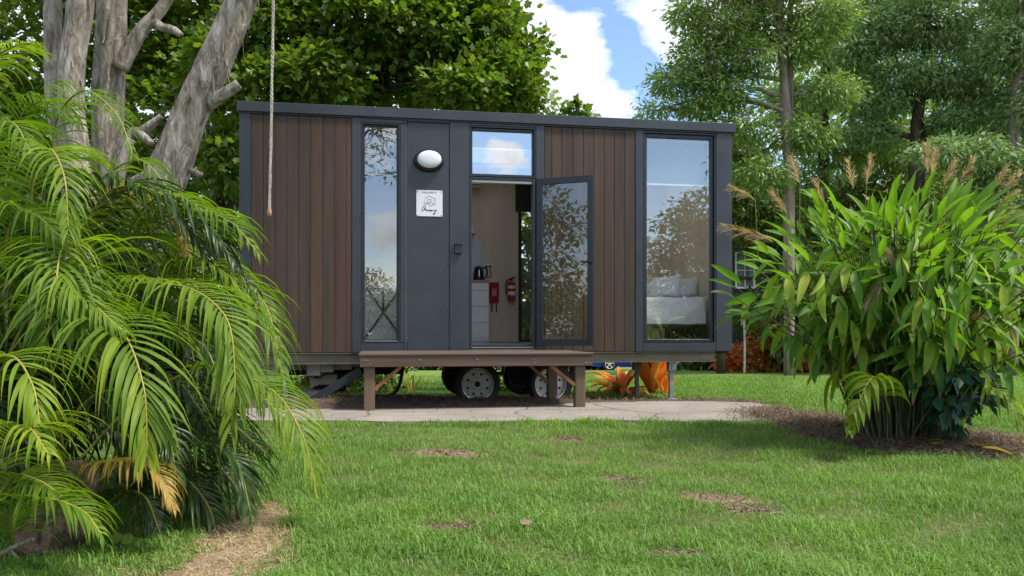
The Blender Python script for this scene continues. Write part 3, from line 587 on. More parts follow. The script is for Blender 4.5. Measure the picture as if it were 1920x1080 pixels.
# chassis
ca = M['olive']
MB().box(.05, 5.78, -.012, .10, .566, .574).box(.05, 5.78, .03, .04, .452, .566).box(.05, 5.78, -.008, .04, .446, .452).build('chassis_rail', ca, house)
MB().box(.0, SL, .1, 2.4, .545, .577).build('underfloor', M['under'], house)
MB().box(.05, 5.78, 2.2, 2.3, .45, .544).build('chassis_rail', ca, house)
for s_ in np.arange(.3, 5.8, .62): MB().box(s_, s_+.05, .12, 2.19, .47, .544).build('cross_member', M['under'], house)
gm = simple('weathered_galvanised', (.42, .40, .36), .7, .2, var=.3, scale=5)
MB().box(-.9, 1.25, .30, .36, .365, .444, .004).build('drawbar', gm, house); MB().box(-.9, .9, .75, .81, .365, .444, .004).build('drawbar', gm, house)
MB().box(S(575, .2), S(600, .2), .2, .5, .30, .443, .004).build('bracket', gm, house)
MB().box(-.3, 1.9, 1.3, 1.4, .25, .44, .004).box(.75, 1.15, .9, 1.29, .06, .30, .02).build('tool_box', M['under'], house)
MB().box(S(628, .3), S(672, .3), .37, .44, .395, .44, .004).build('cross_member', gm, house)
# black folding stay sloping down from the deck corner to the path
p = L(566, 763, -.45); q = L(676, 695, -.35)
MB().bar((p[0], -.45, p[1]), (q[0], -.35, q[1]), .05, .085).box(p[0]-.12, p[0]+.05, -.50, -.40, -.0, .03).build('folding_stay', M['frame'], house)
def jack(px, t, foot, col=M['galv'], top=.45, w0=.085):
    s = S(px, t); o = MB().box(s-w0/2, s+w0/2, t-.05, t+.05, top-.125, top, .004).box(s-.006, s+.05, t-.06, t-.05, top-.1, top-.04).build('stabiliser_jack', col, house)
    MB().box(s-.024, s+.024, t-.024, t+.024, foot+.012, top-.126, .003).box(s-.032, s+.032, t-.032, t+.032, top-.20, top-.165, .003).build('jack_leg', col, o); MB().box(s-.06, s+.06, t-.06, t+.06, foot-.01, foot+.011, .003).build('foot_plate', col, o)
jack(535, .10, -.02); jack(1258, .08, -.03); jack(1194, .42, -.05, M['olive'], .45, .10)
s_ = S(1318, .3); MB().box(s_-.06, s_+.02, .25, .33, .40, .445, .01).build('tail_bracket', M['black'], house)
# tandem axle wheels
def tri_disc(R0, R1, n=8):
    """steel wheel disc with a ring of triangular vents"""
    m = MB()
    for k in range(n):
        a0, a1 = 2*math.pi*k/n, 2*math.pi*(k+1)/n; am = (a0+a1)/2
        P = lambda r, a, y=0: (r*math.cos(a), y, r*math.sin(a)); ym = -.012
        V = [P(R0, a0, -.02), P(R0, a1, -.02), P(R1, a1), P(R1, am), P(R1, a0), P(R1*.60, am, ym), P(R1*.84, am+.15, ym*.5), P(R1*.84, am-.15, ym*.5)]
        m.add(V, [(0, 1, 5), (1, 2, 6, 5), (2, 3, 6), (3, 7, 6), (3, 4, 7), (4, 0, 5, 7)])
    return m
def wheel(s, t, z, r, out=-1):
    wo_ = bpy.data.objects.new('wheel', None); COL.objects.link(wo_); wo_.parent = house; wo_.location = (s, t, z)
    if out > 0: wo_.rotation_euler = (0, 0, math.pi)
    wd = .095; ri = .185
    pr = [(ri-.004, -wd*.86), (ri+.012, -wd*.98), (r*.80, -wd*1.04), (r*.93, -wd*.98), (r*.985, -wd*.80), (r, -wd*.45), (r, wd*.45), (r*.985, wd*.8), (r*.9, wd), (ri, wd*.9), (ri, -wd*.8)]
    ty = MB().lathe(pr, 44, 'y')
    ty.build('tyre', M['rubber'], wo_, smooth=True)
    tr = MB()
    for k in range(44):
        a = 2*math.pi*k/44
        for yy in (-.055, -.018, .018, .055): tr.bar((r*math.cos(a), yy-.014, r*math.sin(a)), (r*math.cos(a+.05), yy+.014, r*math.sin(a+.05)), .03, .012, (math.cos(a), 0, math.sin(a)))
    tag(tr.build('tread_block', M['rubber'], wo_), kind='stuff')
    rim = MB().lathe([(.187, -.088), (.196, -.094), (.199, -.088), (.190, -.078), (.178, -.07), (.170, -.045), (.168, .06)], 40, 'y'); d = tri_disc(.055, .170)
    rim.add([(v[0], v[1]-.045, v[2]) for v in d.v], d.f); rim.lathe([(.055, -.065), (.05, -.07), (.036, -.07)], 20, 'y')
    rim.build('rim', M['steelwheel'], wo_)
    MB().lathe([(0, -.10), (.024, -.098), (.028, -.06), (.036, -.058), (.036, 0)], 16, 'y').build('hub_cap', M['black'], wo_, smooth=True)
    MB().lathe([(.166, .01), (0, .012)], 20, 'y').build('brake_drum', M['under'], wo_)
    for k in range(5):
        a = 2*math.pi*k/5+.3; MB().lathe([(0, -.022), (.009, -.02), (.009, 0)], 6, 'y', (.075*math.cos(a), -.058, .075*math.sin(a))).build('wheel_nut', M['galv'], wo_)
    return wo_
for px in (895, 1031):
    s, z = L(px, 720, .16); wheel(s, .20, z, .275); wheel(s, 2.12, z, .275, 1); MB().bar((s, .28, z), (s, 2.05, z), .06).build('axle', M['under'], house)
    MB().bar((s-.36, .42, .30), (s+.36, .42, .30), .05, .04).bar((s-.38, .42, .44), (s-.34, .42, .30), .03).bar((s+.38, .42, .44), (s+.34, .42, .30), .03).build('leaf_spring', M['under'], house)
# loom of hose hanging under the floor
def hose(name, pts, r, mat, par=house): return MB().tube([tuple(p) for p in smooth_path(pts, 6)], r, 8).build(name, mat, par, smooth=True)
a = L(752, 690, .5); b = L(745, 730, .5); c = L(720, 748, .5)
hose('drain_hose', [(a[0], .5, .54), (a[0]+.02, .5, a[1]), (b[0], .5, b[1]), (c[0], .5, c[1]+.02), (c[0]-.3, .55, c[1]+.02)], .022, M['rubber'])
# pump and small gear box behind the drawbar
p0 = L(590, 735, .45)
MB().lathe([(0, 0), (.06, 0), (.066, .01), (.066, .2), (0, .21)], 18, 'y', (p0[0], .5, .22)).box(p0[0]+.05, p0[0]+.26, .5, .72, .17, .30, .01).build('water_pump', gm, house)
MB().box(S(500, .15), S(532, .15), .16, .3, .30, .443, .01).build('bracket', gm, house); MB().box(S(600, .2), S(625, .2), .22, .3, .34, .44, .004).build('bracket', gm, house)
for q in range(3): hose('brake_line', [(S(560, .3)+q*.05, .3, .44), (S(575, .3)+q*.06, .28, .33-q*.03), (S(598, .3), .3, .27+q*.03), (S(625, .3), .32, .40)], .008, M['galv'] if q == 1 else M['rubber'])
MB().box(p0[0]-.24, p0[0]+.12, .42, .75, .02, .10, .008).build('pump_plinth', gm, house)

# ---------------------------------------------------------------- things on and in the cabin
s, z = L(804, 301, -.05)
lampo = inner('wall_lamp', s, TF, z, 'oval bulkhead wall lamp with white lens on the dark panel above the sign', 'lamp')
def oval(prof, rx, rz, n=32):
    V = []; Fc = []
    for (k, y) in prof:
        for j in range(n):
            a = 2*math.pi*j/n; c_, s_ = math.cos(a), math.sin(a); V.append((rx*k*c_, y, rz*k*s_))
    for i in range(len(prof)-1):
        for j in range(n): Fc.append((i*n+j, (i+1)*n+j, (i+1)*n+(j+1) % n, i*n+(j+1) % n))
    return V, Fc
V, Fc = oval([(1.06, 0), (1.05, -.03), (.97, -.045), (.90, -.055), (.86, -.055), (.86, -.03)], .168, .122); mk('base', V, Fc, M['black'], lampo, smooth=True)
V, Fc = oval([(.855, -.045), (.84, -.062), (.74, -.074), (.55, -.082), (.3, -.086), (0.001, -.087)], .168, .122); mk('lens', V, Fc, M['lens'], lampo, (.006, 0, .010), smooth=True)
s0, z0 = L(780.5, 405.5); s1, z1 = L(829.5, 358)
sign = inner('sign', (s0+s1)/2, -.0125, (z0+z1)/2, 'square white plaque with a line drawn house emblem and the word Away', 'sign')
hw, hh = (s1-s0)/2, (z1-z0)/2
MB().box(-hw, hw, -.006, 0, -hh, hh, .001).build('plate', M['white'], sign)
for a in (-1, 1):
    for b in (-1, 1): MB().lathe([(0, -.012), (.006, -.011), (.008, -.0065)], 10, 'y', (a*(hw-.012), 0, b*(hh-.012))).build('bolt', M['galv'], sign)
def strokes(name, lines, r, par, mat=M['black'], y=-.0068):
    m = MB()
    for ln in lines:
        pp = smooth_path([(x, y, z) for x, z in ln], 5) if len(ln) > 2 else [np.array((x, y, z)) for x, z in ln]
        for a, b in zip(pp[:-1], pp[1:]):
            if np.linalg.norm(b-a) > 1e-5: m.bar(a, b, r*2, .0012, (0, 1, 0))
    return m.build(name, mat, par)
k = lambda x, y: ((x-527)/840*2*hw, -(y-560)/840*2*hh)
ink = simple('sign_ink', (.10, .11, .13), .6)
strokes('emblem', [[k(335, 575), k(375, 540), k(395, 400), k(440, 370), k(520, 325), k(600, 365), k(690, 405), k(725, 420), k(690, 470), k(690, 540), k(720, 590), k(660, 600)],
    [k(460, 500), k(460, 450), k(520, 430), k(585, 450), k(580, 500), k(530, 515), k(460, 500)], [k(340, 580), k(380, 605), k(440, 540), k(500, 560), k(540, 570), k(600, 540), k(655, 600)], [k(400, 640), k(440, 560), k(500, 600), k(560, 650), k(610, 630), k(655, 590)]], .0018, sign, ink)
strokes('script_lettering', [[k(405, 650), k(340, 670), k(290, 740), k(300, 805), k(345, 780), k(400, 690), k(395, 760), k(410, 800)], [k(345, 765), k(400, 755)],
    [k(420, 760), k(440, 805), k(470, 765), k(490, 808), k(520, 765)], [k(575, 775), k(540, 770), k(530, 800), k(565, 810), k(590, 770), k(600, 808), k(625, 790)], [k(640, 765), k(655, 800), k(700, 790), k(745, 760)], [k(750, 765), k(720, 840), k(680, 900), k(655, 915), k(665, 880), k(720, 840)]], .0036, sign, M['black'])
def text(body, size, par, x, z, name, mat, y=-.0075, ext=.0004):
    cu = bpy.data.curves.new(name, 'FONT'); cu.body = body; cu.size = size; cu.extrude = ext; cu.align_x = 'CENTER'
    o = bpy.data.objects.new(name, cu); COL.objects.link(o); dg = bpy.context.evaluated_depsgraph_get(); me = bpy.data.meshes.new_from_object(o.evaluated_get(dg)); bpy.data.objects.remove(o)
    o = link(name, me, mat, par, (x, y, z)); o.rotation_euler = (R(90), 0, 0); return o
text('WELCOME TO', .026, sign, 0, k(0, 232)[1], 'lettering', ink)
# drawers and what stands on them
sa, za = L(884-14, 643, 1.72); sb, zb2 = L(916.5, 525.5, 1.72)
dr = inner('drawer_cabinet', sb, 1.70, .672, 'white kitchen drawer cabinet seen through the open door', 'cabinet'); H_ = zb2-.672; wl = .62
MB().box(-wl, 0, .022, .60, 0, H_-.03).build('carcass', M['white'], dr); MB().box(-wl, .006, -.006, .61, H_-.029, H_, .003).build('worktop', simple('bench_top', (.35, .27, .2), .4), dr)
zs = [0.02]+[(.83-(yy-HZ)/F*11.25)-.672 for yy in (634.5, 604, 574, 544.5, 529)]
for a, b in zip(zs[:-1], zs[1:]): MB().box(-wl+.002, -.002, .0, .018, a+.004, b-.004, .003).build('drawer_front', M['white'], dr)
s, z = L(897, 524, 1.9); kt = inner('kettle', s, 1.88, .672+H_, 'black electric kettle on the white drawer cabinet', 'kettle')
MB().lathe([(0, 0), (.078, 0), (.082, .012), (.078, .06), (.068, .15), (.060, .185), (.05, .20), (.02, .206), (.018, .22), (0, .222)], 24).build('body', M['black'], kt, smooth=True)
MB().tube(smooth_path([(.058, 0, .19), (.11, 0, .19), (.125, 0, .13), (.11, 0, .06), (.078, 0, .035)], 5), .012, 8).build('handle', M['black'], kt, smooth=True)
MB().tube([(-.05, 0, .15), (-.095, 0, .19)], [.022, .012], 8).build('spout', M['chrome'], kt)
MB().box(-.003, .003, -.078, -.07, .02, .15).build('water_gauge', M['chrome'], kt)
s, z = L(915, 500, TB); MB().box(s-.055, s+.055, TB-.012, TB, z-.038, z+.038, .003).build('power_point', M['white'], house)
for d_ in (-.026, .026): MB().lathe([(0, -.03), (.02, -.028), (.02, -.012)], 12, 'y', (s+d_, TB, z)).build('plug', M['black'], house)
hose('power_cord', [(s+.026, TB-.03, z-.01), (s+.045, TB-.04, z-.10), (s+.035, TB-.05, z-.16), (s-.04, TB-.2, z-.17)], .005, M['black'])
sA, zA = L(878, 448, TB); sB, zB = L(903, 499, TB); MB().box(sA-.3, sB, TB-.016, TB-.002, zB-.12, zA, .002).build('splashback', M['splash'], house)
sr, zr = L(884, 436, 2.0); rg = inner('crockery_shelf', sr-.12, 2.12, zr, 'small timber wall shelf with cups seen at the left edge of the door opening', 'shelf'); MB().box(-.3, .19, -.09, .18, -.012, .01, .002).build('board', M['lino'], rg)
for i, x in enumerate((-.02, .08)): c_ = inner('cup', sr-.12+x, 2.10, zr+.011, ('white cup at the back of the small wall shelf' if i == 0 else 'white cup nearest the door on the small wall shelf'), 'cup'); MB().lathe([(0, .004), (.03, 0), (.036, .03), (.038, .085), (.035, .085), (.03, .01)], 16).build('bowl', M['white'], c_, smooth=True); MB().tube(smooth_path([(.036, 0, .07), (.062, 0, .06), (.055, 0, .025), (.034, 0, .02)], 4), .005, 6).build('handle', M['white'], c_)
s, z = L(897, 345, 1.9); ac = inner('air_conditioner', s-.15, TB-.12, Z_(895, 352, 2.2), 'slim white air conditioner high on the wall just inside the door', 'air conditioner'); MB().box(-.4, .24, -.10, .11, 0, .20, .02).build('casing', M['beige'], ac); MB().box(-.38, .22, -.105, -.099, .02, .035).build('louvre', M['black'], ac)
# narrow rear window blind
zb3 = Z_(985, 398, TB); MB().box(nw[0]-.05, nw[1]+.02, TB-.05, TB-.02, zb3, nw[3]+.05, .004).build('rear_blind', M['black'], house)
# fire blanket and extinguisher
s, z = L(926, 549, TB); fb = inner('fire_blanket', s, TB, z, 'red fire blanket pouch with two black pull straps on the inner wall', 'fire blanket')
bw_ = .074; V = []; Fc = []
for j in range(7):
    for i in range(6):
        x = -bw_+2*bw_*i/5; zz_ = .155-.31*j/6; V.append((x*(1+.05*math.sin(j)), -.022-.012*math.sin(math.pi*i/5)+.006*math.sin(i*2.5+j*1.9), zz_))
for j in range(6):
    for i in range(5): Fc.append((j*6+i, (j+1)*6+i, (j+1)*6+i+1, j*6+i+1))
pch = MB().add(V, Fc).box(-bw_, bw_, -.02, -.001, -.155, .155); pch.build('pouch', M['redcloth'], fb)
for x in (-.035, .035): MB().bar((x, -.012, -.155), (x+.002, -.014, -.29), .02, .006, (0, 1, 0)).build('strap', M['black'], fb)
MB().box(-.035, .035, -.0395, -.0385, -.05, .06).build('label', simple('pink_label', (.5, .22, .25), .6), fb)
s, z = L(959, 565, TB-.09); fx = inner('fire_extinguisher', s, TB-.085, z, 'red fire extinguisher with white labels and black hose hanging on the inner wall', 'fire extinguisher')
MB().lathe([(0, 0), (.05, .004), (.060, .02), (.062, .05), (.062, .245), (.056, .275), (.036, .30), (.02, .31), (0, .312)], 28).build('cylinder', M['red'], fx, smooth=True)
for (a, b) in ((.19, .232), (.09, .145)): MB().lathe([(.0626, a), (.0626, b)], 28).build('label', M['white'], fx, smooth=True)
MB().lathe([(.018, .305), (.02, .335), (0, .337)], 12).bar((-.01, 0, .345), (.06, 0, .375), .018, .012).bar((-.01, 0, .34), (.065, 0, .345), .018, .01).build('valve', M['black'], fx)
MB().tube(smooth_path([(-.015, 0, .33), (-.065, -.01, .315), (-.088, -.01, .24), (-.082, -.01, .15), (-.068, -.01, .10)], 5), .011, 8).build('hose', M['black'], fx, smooth=True)
# white panel with a black cross brace, behind the narrow window
tb_ = .42
s0, z0 = L(676, 640, tb_); s1, z1 = L(752, 540, tb_)
dk = inner('desk', s0, tb_, .672, 'white desk end with a black crossed brace behind the narrow left window', 'desk')
wd = s1-s0; hd = z1-.672
MB().box(0, wd+.05, .02, .05, 0, hd, .002).build('back_panel', M['white'], dk); MB().box(-.1, wd+.12, -.03, .5, hd+.001, hd+.03, .003).build('desk_top', M['white'], dk)
pt = lambda px, py: (L(px, py, tb_)[0]-s0, -.0, L(px, py, tb_)[1]-.672)
for (a, b) in (((688, 540), (752, 632)), ((752, 538), (682, 638)), ((718.5, 540), (718.5, 582))): MB().bar(pt(*a), pt(*b), .022, .012, (0, 1, 0)).build('brace', M['black'], dk)
# bed with pillows behind the wide window
tb_ = .40
s0 = 4.06; s1, zt_ = L(1325, 556, tb_); _, zm = L(1270, 607, tb_); s1 = min(s1, 5.90)
bed_ = inner('bed', s0, tb_, .672, 'bed with white quilt behind the wide right window', 'bed')
lw, dp, h0, h1 = s1-s0, 1.45, zm-.672, zt_-.672
MB().box(0, lw, .03, dp, 0, .03).box(0, .04, .03, dp, .031, h0-.05).box(lw-.04, lw, .03, dp, .031, h0-.05).box(lw/2-.02, lw/2+.02, .03, dp, .031, h0-.05).box(0, lw, .02, dp, h0-.05, h0-.01).build('bed_base', M['black'], bed_)
# quilt with soft edge and folds
V = []; Fc = []; nx_, ny_ = 60, 22
for j in range(ny_+1):
    for i in range(nx_+1):
        x = lw*i/nx_; vv = j/ny_
        if vv < .45: zq = h0+(h1-h0)*vv/.45; yq = .0-.012*math.sin(vv/.45*math.pi)
        else: zq = h1; yq = (vv-.45)/.55*dp
        rr_ = min(1, abs(vv-.45)/.06); zq -= (1-rr_)*.02; 
        n_ = mnoise.noise(Vector((x*3.2, vv*5, 1.7)))+.6*mnoise.noise(Vector((x*9, vv*6, 4.2)))
        yq += -.022*n_ if vv < .45 else 0; zq += .018*n_ if vv >= .42 else (-.02*mnoise.noise(Vector((x*5, 0, 9))) if vv < .05 else 0)
        V.append((x-(.02*max(0, (i/nx_-.97)/.03)), yq, zq))
for j in range(ny_):
    for i in range(nx_): q = j*(nx_+1)+i; Fc.append((q, q+1, q+nx_+2, q+nx_+1))
mb = MB().add(V, Fc); 
mb.add([(lw, .01, h0), (lw, dp, h0), (lw, dp, h1), (lw, .01, h1)], [(0, 1, 2, 3)]); mb.build('quilt', M['sheet'], bed_, smooth=True)
MB().box(.01, lw-.01, .012, dp, h0-.008, h0+.05, .01).build('mattress', M['sheet'], bed_)
def pillow(px0, px1, pyb, pyt, t, tilt, label, sk):
    a, zb_ = L(px0, pyb, t); b, zt = L(px1, pyt, t); wv = b-a; hv = zt-zb_
    p = inner('pillow', (a+b)/2, t, zb_, label, 'pillow', group=None)
    n = 16; V = []; Fc = []
    for side in (-1, 1):
        for j in range(n+1):
            for i in range(n+1):
                u, v = i/n*2-1, j/n*2-1; e = (1-u**4)*(1-v**4); pin = 1-.10*(1-abs(u*v))
                th = .085*max(e, 0)**.6+.010*mnoise.noise(Vector((u*2.3+sk, v*2.3, side*3)))*e
                x = u*pin*wv/2+sk*(v)*wv*.30; z = (v*pin+1)*hv/2; V.append((x, side*th+tilt*z, z-.10*hv*max(0, v)*(.5-u*.5)*2))
        o_ = 0 if side < 0 else (n+1)**2
        for j in range(n):
            for i in range(n):
                q = o_+j*(n+1)+i; f_ = (q, q+1, q+n+2, q+n+1); Fc.append(f_ if side < 0 else f_[::-1])
    mk('cushion', V, Fc, M['sheet'], p, smooth=True)
pillow(1262, 1312, 556, 516, .95, .25, 'white pillow nearest the end wall at the right of the bed', .32)
pillow(1222, 1278, 556, 512, .72, .25, 'white pillow in front, in the middle of the bed head', .34)
pillow(1196, 1250, 556, 524, 1.1, .2, 'white pillow lying flatter at the left behind the others', .30)

# ---------------------------------------------------------------- deck
dk = empty('timber_deck', Hw(1.38, -1.34, .0), YAW, 'low brown timber deck on braced posts in front of the door', 'deck')
DW = S(1111, -1.34)-1.38; DD = 1.28; ztop = .602
nb = 9; bwid = DD/nb
for i in range(nb): MB().box(-.012, DW+.012, i*bwid-.012+.002, (i+1)*bwid-.012-.003, ztop-.022+random.uniform(-.001, .0015), ztop+random.uniform(-.001, .0015), .003).build('deck_board', M['deck'], dk)
zb_ = Z_(890, 687, -1.34)
MB().box(0, DW, 0, .04, zb_, ztop-.024, .003).build('front_beam', M['deck'], dk); MB().box(0, DW, DD-.06, DD-.02, zb_, ztop-.024, .003).build('back_beam', M['deck'], dk)
for x in (0, .62, 1.2, 1.8, DW-.04): MB().box(x, x+.04, .041, DD-.061, zb_+.005, ztop-.025, .003).build('joist', M['deck'], dk)
sL = S(692.5, -1.30)-1.38; sR = S(1088.5, -1.30)-1.38; sR2 = S(1035, -.42)-1.38
for (x, y) in ((sL, .042+.05), (sR, .042+.05), (sL, .92), (sR2, .92)):
    MB().box(x-.055, x+.055, y-.05, y+.05, -.03, zb_-.002 if y < .5 else zb_+.003, .004).build('post', M['post'], dk)
for (x0, z0_, x1, y) in ((sL+.056, Z_(704, 730, -1.3), sL+.32, .09), (sR-.056, Z_(1085, 722, -1.3), sR-.32, .09), (sR2-.056, Z_(1027, 716, -.42), sR2-.30, .92)):
    MB().bar((x0, y, z0_), (x1, y, zb_-.0), .035, .085, (0, 1, 0)).build('brace', M['brace'], dk)
for x in (.03, .07, .05, .10, .60, .61, 1.19, 1.20, 1.79, 1.80, DW-.03, DW-.06, DW-.08):
    o = link('bolt', SCREW, None, dk, (x, -.0005, random.choice((zb_+.03, zb_+.07)))); o.scale = (1.6, 1.6, 1.6)

# ---------------------------------------------------------------- vegetation helpers
T_LOBED = [(0, 0, 0), (.10, .30, .03), (.36, .24, 0), (.52, .46, .02), (.68, .20, 0), (1, 0, -.08), (.68, -.20, 0), (.52, -.46, .02), (.36, -.24, 0), (.10, -.30, .03)]
F_LOBED = [(0, 2, 1), (0, 4, 2), (2, 4, 3), (0, 5, 4), (0, 6, 5), (0, 8, 6), (8, 7, 6), (0, 9, 8)]
T_OVAL = [(0, 0, 0), (.42, .26, .05), (1, 0, -.06), (.42, -.26, .05)]; F_OVAL = [(0, 2, 1), (0, 3, 2)]
T_LANCE = [(0, 0, 0), (.4, .15, .02), (1, 0, -.1), (.4, -.15, .02)]
def leaves_at(P, out, size, T, TFc, droop=0.0, seed=0, flat=.7):
    r = np.random.default_rng(seed); n = len(P)
    X = unit(out+r.normal(0, .55, (n, 3))); X[:, 2] -= droop; X = unit(X)
    Z = np.array([0, 0, 1.])*flat+r.normal(0, .45, (n, 3))+out*.25
    return scatter(T, TFc, P, X, Z, size*(.45+1.0*r.random(n)), r.random(n))[:3]
def crown_points(clumps, twigs, per, sig, seed, shell=.55, flat=.55):
    """clumps: (x, y, z, rx, ry, rz). Twigs spread towards the shell of each clump, leaves spread round each twig."""
    r = np.random.default_rng(seed); C_ = np.array(clumps); vol = (C_[:, 3]*C_[:, 4]*C_[:, 5])**.66; pr = vol/vol.sum()
    ci = r.choice(len(C_), twigs, p=pr); d = unit(r.normal(0, 1, (twigs, 3))); rad = shell+(1-shell)*r.random(twigs)**.5
    tw = C_[ci, :3]+d*rad[:, None]*C_[ci, 3:6]; ti = np.repeat(np.arange(twigs), per)
    P = tw[ti]+r.normal(0, 1, (len(ti), 3))*np.array([sig, sig, sig*flat])
    return P, unit(d[ti]+(P-tw[ti])/sig*.8), tw, ci
def limb(p0, p1, r0, r1, sag, seed, n=6, k=6, wob=.25):
    p0, p1 = np.array(p0, float), np.array(p1, float); rr = np.random.default_rng(seed); ln = np.linalg.norm(p1-p0)
    pts = [p0+(p1-p0)*t+np.array([0, 0, sag*ln*math.sin(math.pi*t)])+rr.normal(0, .035*ln, 3)*math.sin(math.pi*t) for t in np.linspace(0, 1, n)]
    return tube_geo(pts, list(np.linspace(r0, r1, n)), k, False, wob, seed)
def tree(name, label, cat, base, trunks, clumps, twigs, per, size, T, TFc, lmat, bmat, seed, sig=.2, droop=0., group=None, shell=.55, limb_r=.05, twig_limbs=60, flat=.7, k=12):
    """trunks: lists of (x, y, z, r)"""
    o = empty(name, tuple(base), 0, label, cat, group)
    for i, tr in enumerate(trunks):
        sp = smooth_path(tr, 5); V, Fc = tube_geo([q[:3] for q in sp], [max(q[3], .01) for q in sp], k, True, .28, seed+i)
        mk('trunk', V, Fc, bmat, o, org=base, smooth=True)
    V_, F_ = [], []
    allp = np.array([q for tr in trunks for q in smooth_path(tr, 5)])
    P, out, tw, ci = crown_points(clumps, twigs, per, sig, seed, shell)
    def addt(g):
        b = sum(len(v) for v in V_); V_.append(np.array([tuple(q) for q in g[0]])); F_.extend([tuple(i+b for i in f) for f in g[1]])
    for i, c in enumerate(clumps):
        c = np.array(c[:3]); cand = allp[allp[:, 2] < c[2]+.2]; cand = cand if len(cand) else allp
        q = cand[np.argmin(np.linalg.norm((cand[:, :3]-c)*np.array([1, 1, .7]), axis=1))]
        rr0 = min(q[3]*.55, limb_r*1.5); addt(limb(q[:3], c, rr0, limb_r*.4, .08, seed+i*7))
        for j in np.where(ci == i)[0][:max(2, twig_limbs//len(clumps))]: addt(limb(c+(q[:3]-c)*random.uniform(0, .3), tw[j], limb_r*.4, .006, .04, seed+i*31+int(j), 4, 4, 0))
    if V_: tag(mk('branches', np.concatenate(V_), F_, bmat, o, org=base, smooth=True), kind='stuff')
    V, Fc, rn = leaves_at(P, out, size, T, TFc, droop, seed+5, flat)
    c_ = mk('crown', V, Fc, lmat, o, org=base, rnd=rn); tag(c_, kind='stuff')
    return o
def pxc(px, py, Y, rx, ry=None, rz=None):
    """clump centred where a ray through px, py meets distance Y; radii in px"""
    p = W(px, py, Y); s = Y/F; return (p[0], p[1], p[2], rx*s, (ry or rx)*s, (rz or rx)*s)
def G(px, Y):
    x = (px-960)/F*Y; return np.array([x, Y, float(gz(x, Y))])

# ---------------------------------------------------------------- big leafy tree behind the cabin, left and centre
B = G(432, 13.4)
tree('broadleaf_tree', 'large leafy tree with lobed leaves spreading over the cabin roof', 'tree', B,
     [[(*B, .16), (*W(436, 540, 13.4), .14), (*W(420, 440, 13.5), .12), (*W(470, 330, 13.9), .11), (*W(590, 220, 14.2), .10), (*W(690, 120, 14.4), .07), (*W(760, 20, 14.5), .04)],
      [(*W(425, 450, 13.5), .09), (*W(400, 330, 13.6), .09), (*W(380, 200, 13.8), .08), (*W(400, 40, 13.8), .06), (*W(420, -120, 14), .03)],
      [(*W(590, 230, 14.2), .07), (*W(720, 170, 14.0), .05), (*W(850, 120, 14.), .03)]],
     [pxc(520, 60, 13.6, 85, 110, 70), pxc(600, 150, 13.2, 75, 100, 50), pxc(500, 170, 13.2, 60, 80, 50), pxc(690, 40, 13.5, 95, 120, 70), pxc(820, 60, 13.8, 90, 100, 75), pxc(910, 60, 14, 60, 90, 80),
      pxc(940, 150, 13.8, 62, 90, 60), pxc(870, 170, 13.4, 70, 80, 40), pxc(760, 160, 14.6, 80, 60, 40), pxc(650, 190, 14.8, 60, 60, 40), pxc(560, -60, 14, 120, 120, 70), pxc(750, -80, 14, 130, 120, 70), pxc(880, -40, 14.5, 70, 90, 60),
      pxc(985, 190, 13.8, 26, 40, 26), pxc(985, 95, 13.9, 20, 30, 30), pxc(430, 300, 13.2, 40, 60, 70), pxc(415, 130, 13.6, 50, 80, 70)],
     2750, 18, .125, T_LOBED, F_LOBED, M['l_maple'], M['darkbark'], 21, sig=.16, limb_r=.05, twig_limbs=240)
B = G(180, 15.5)
tree('broadleaf_tree', 'dark leafy tree filling the gaps behind the pale paperbark trunks', 'tree', B,
     [[(*B, .2), (*W(200, 400, 15.5), .16), (*W(240, 200, 15.5), .13), (*W(230, 0, 15.5), .10), (*W(240, -150, 15.5), .06)]],
     [pxc(60, 100, 15, 110, 100, 100), pxc(250, 80, 15.4, 110, 100, 90), pxc(300, 230, 15, 100, 90, 80), pxc(120, 280, 15, 120, 90, 90), pxc(350, 330, 14.8, 80, 70, 70), pxc(250, 400, 15, 110, 80, 70), pxc(60, 440, 15, 110, 80, 80), pxc(360, 120, 15.5, 90, 80, 90),
      pxc(150, -60, 15, 160, 100, 80), pxc(340, -40, 15.2, 120, 100, 80), pxc(420, 420, 15.5, 45, 50, 55), pxc(-90, 250, 15, 110, 100, 150), pxc(320, 470, 16, 90, 70, 50), pxc(150, 520, 15, 120, 70, 60)],
     1900, 15, .14, T_LOBED, F_LOBED, M['l_maple'], M['darkbark'], 22, sig=.18, limb_r=.05, twig_limbs=160)
B = G(1072, 15.0)
tree('sapling', 'young tree whose leafy tip shows above the middle of the cabin roof', 'tree', B, [[(*B, .05), (*W(1076, 400, 15), .04), (*W(1074, 240, 15), .02), (*W(1075, 205, 15), .01)]],
     [pxc(1062, 212, 15, 18, 18, 12), pxc(1083, 203, 15, 14, 14, 12), pxc(1100, 218, 15, 16, 16, 8), pxc(1070, 300, 15, 50, 40, 60), pxc(1075, 420, 15, 70, 40, 60)], 110, 14, .16, T_LOBED, F_LOBED, M['l_maple'], M['darkbark'], 23, sig=.10, limb_r=.02, twig_limbs=40)
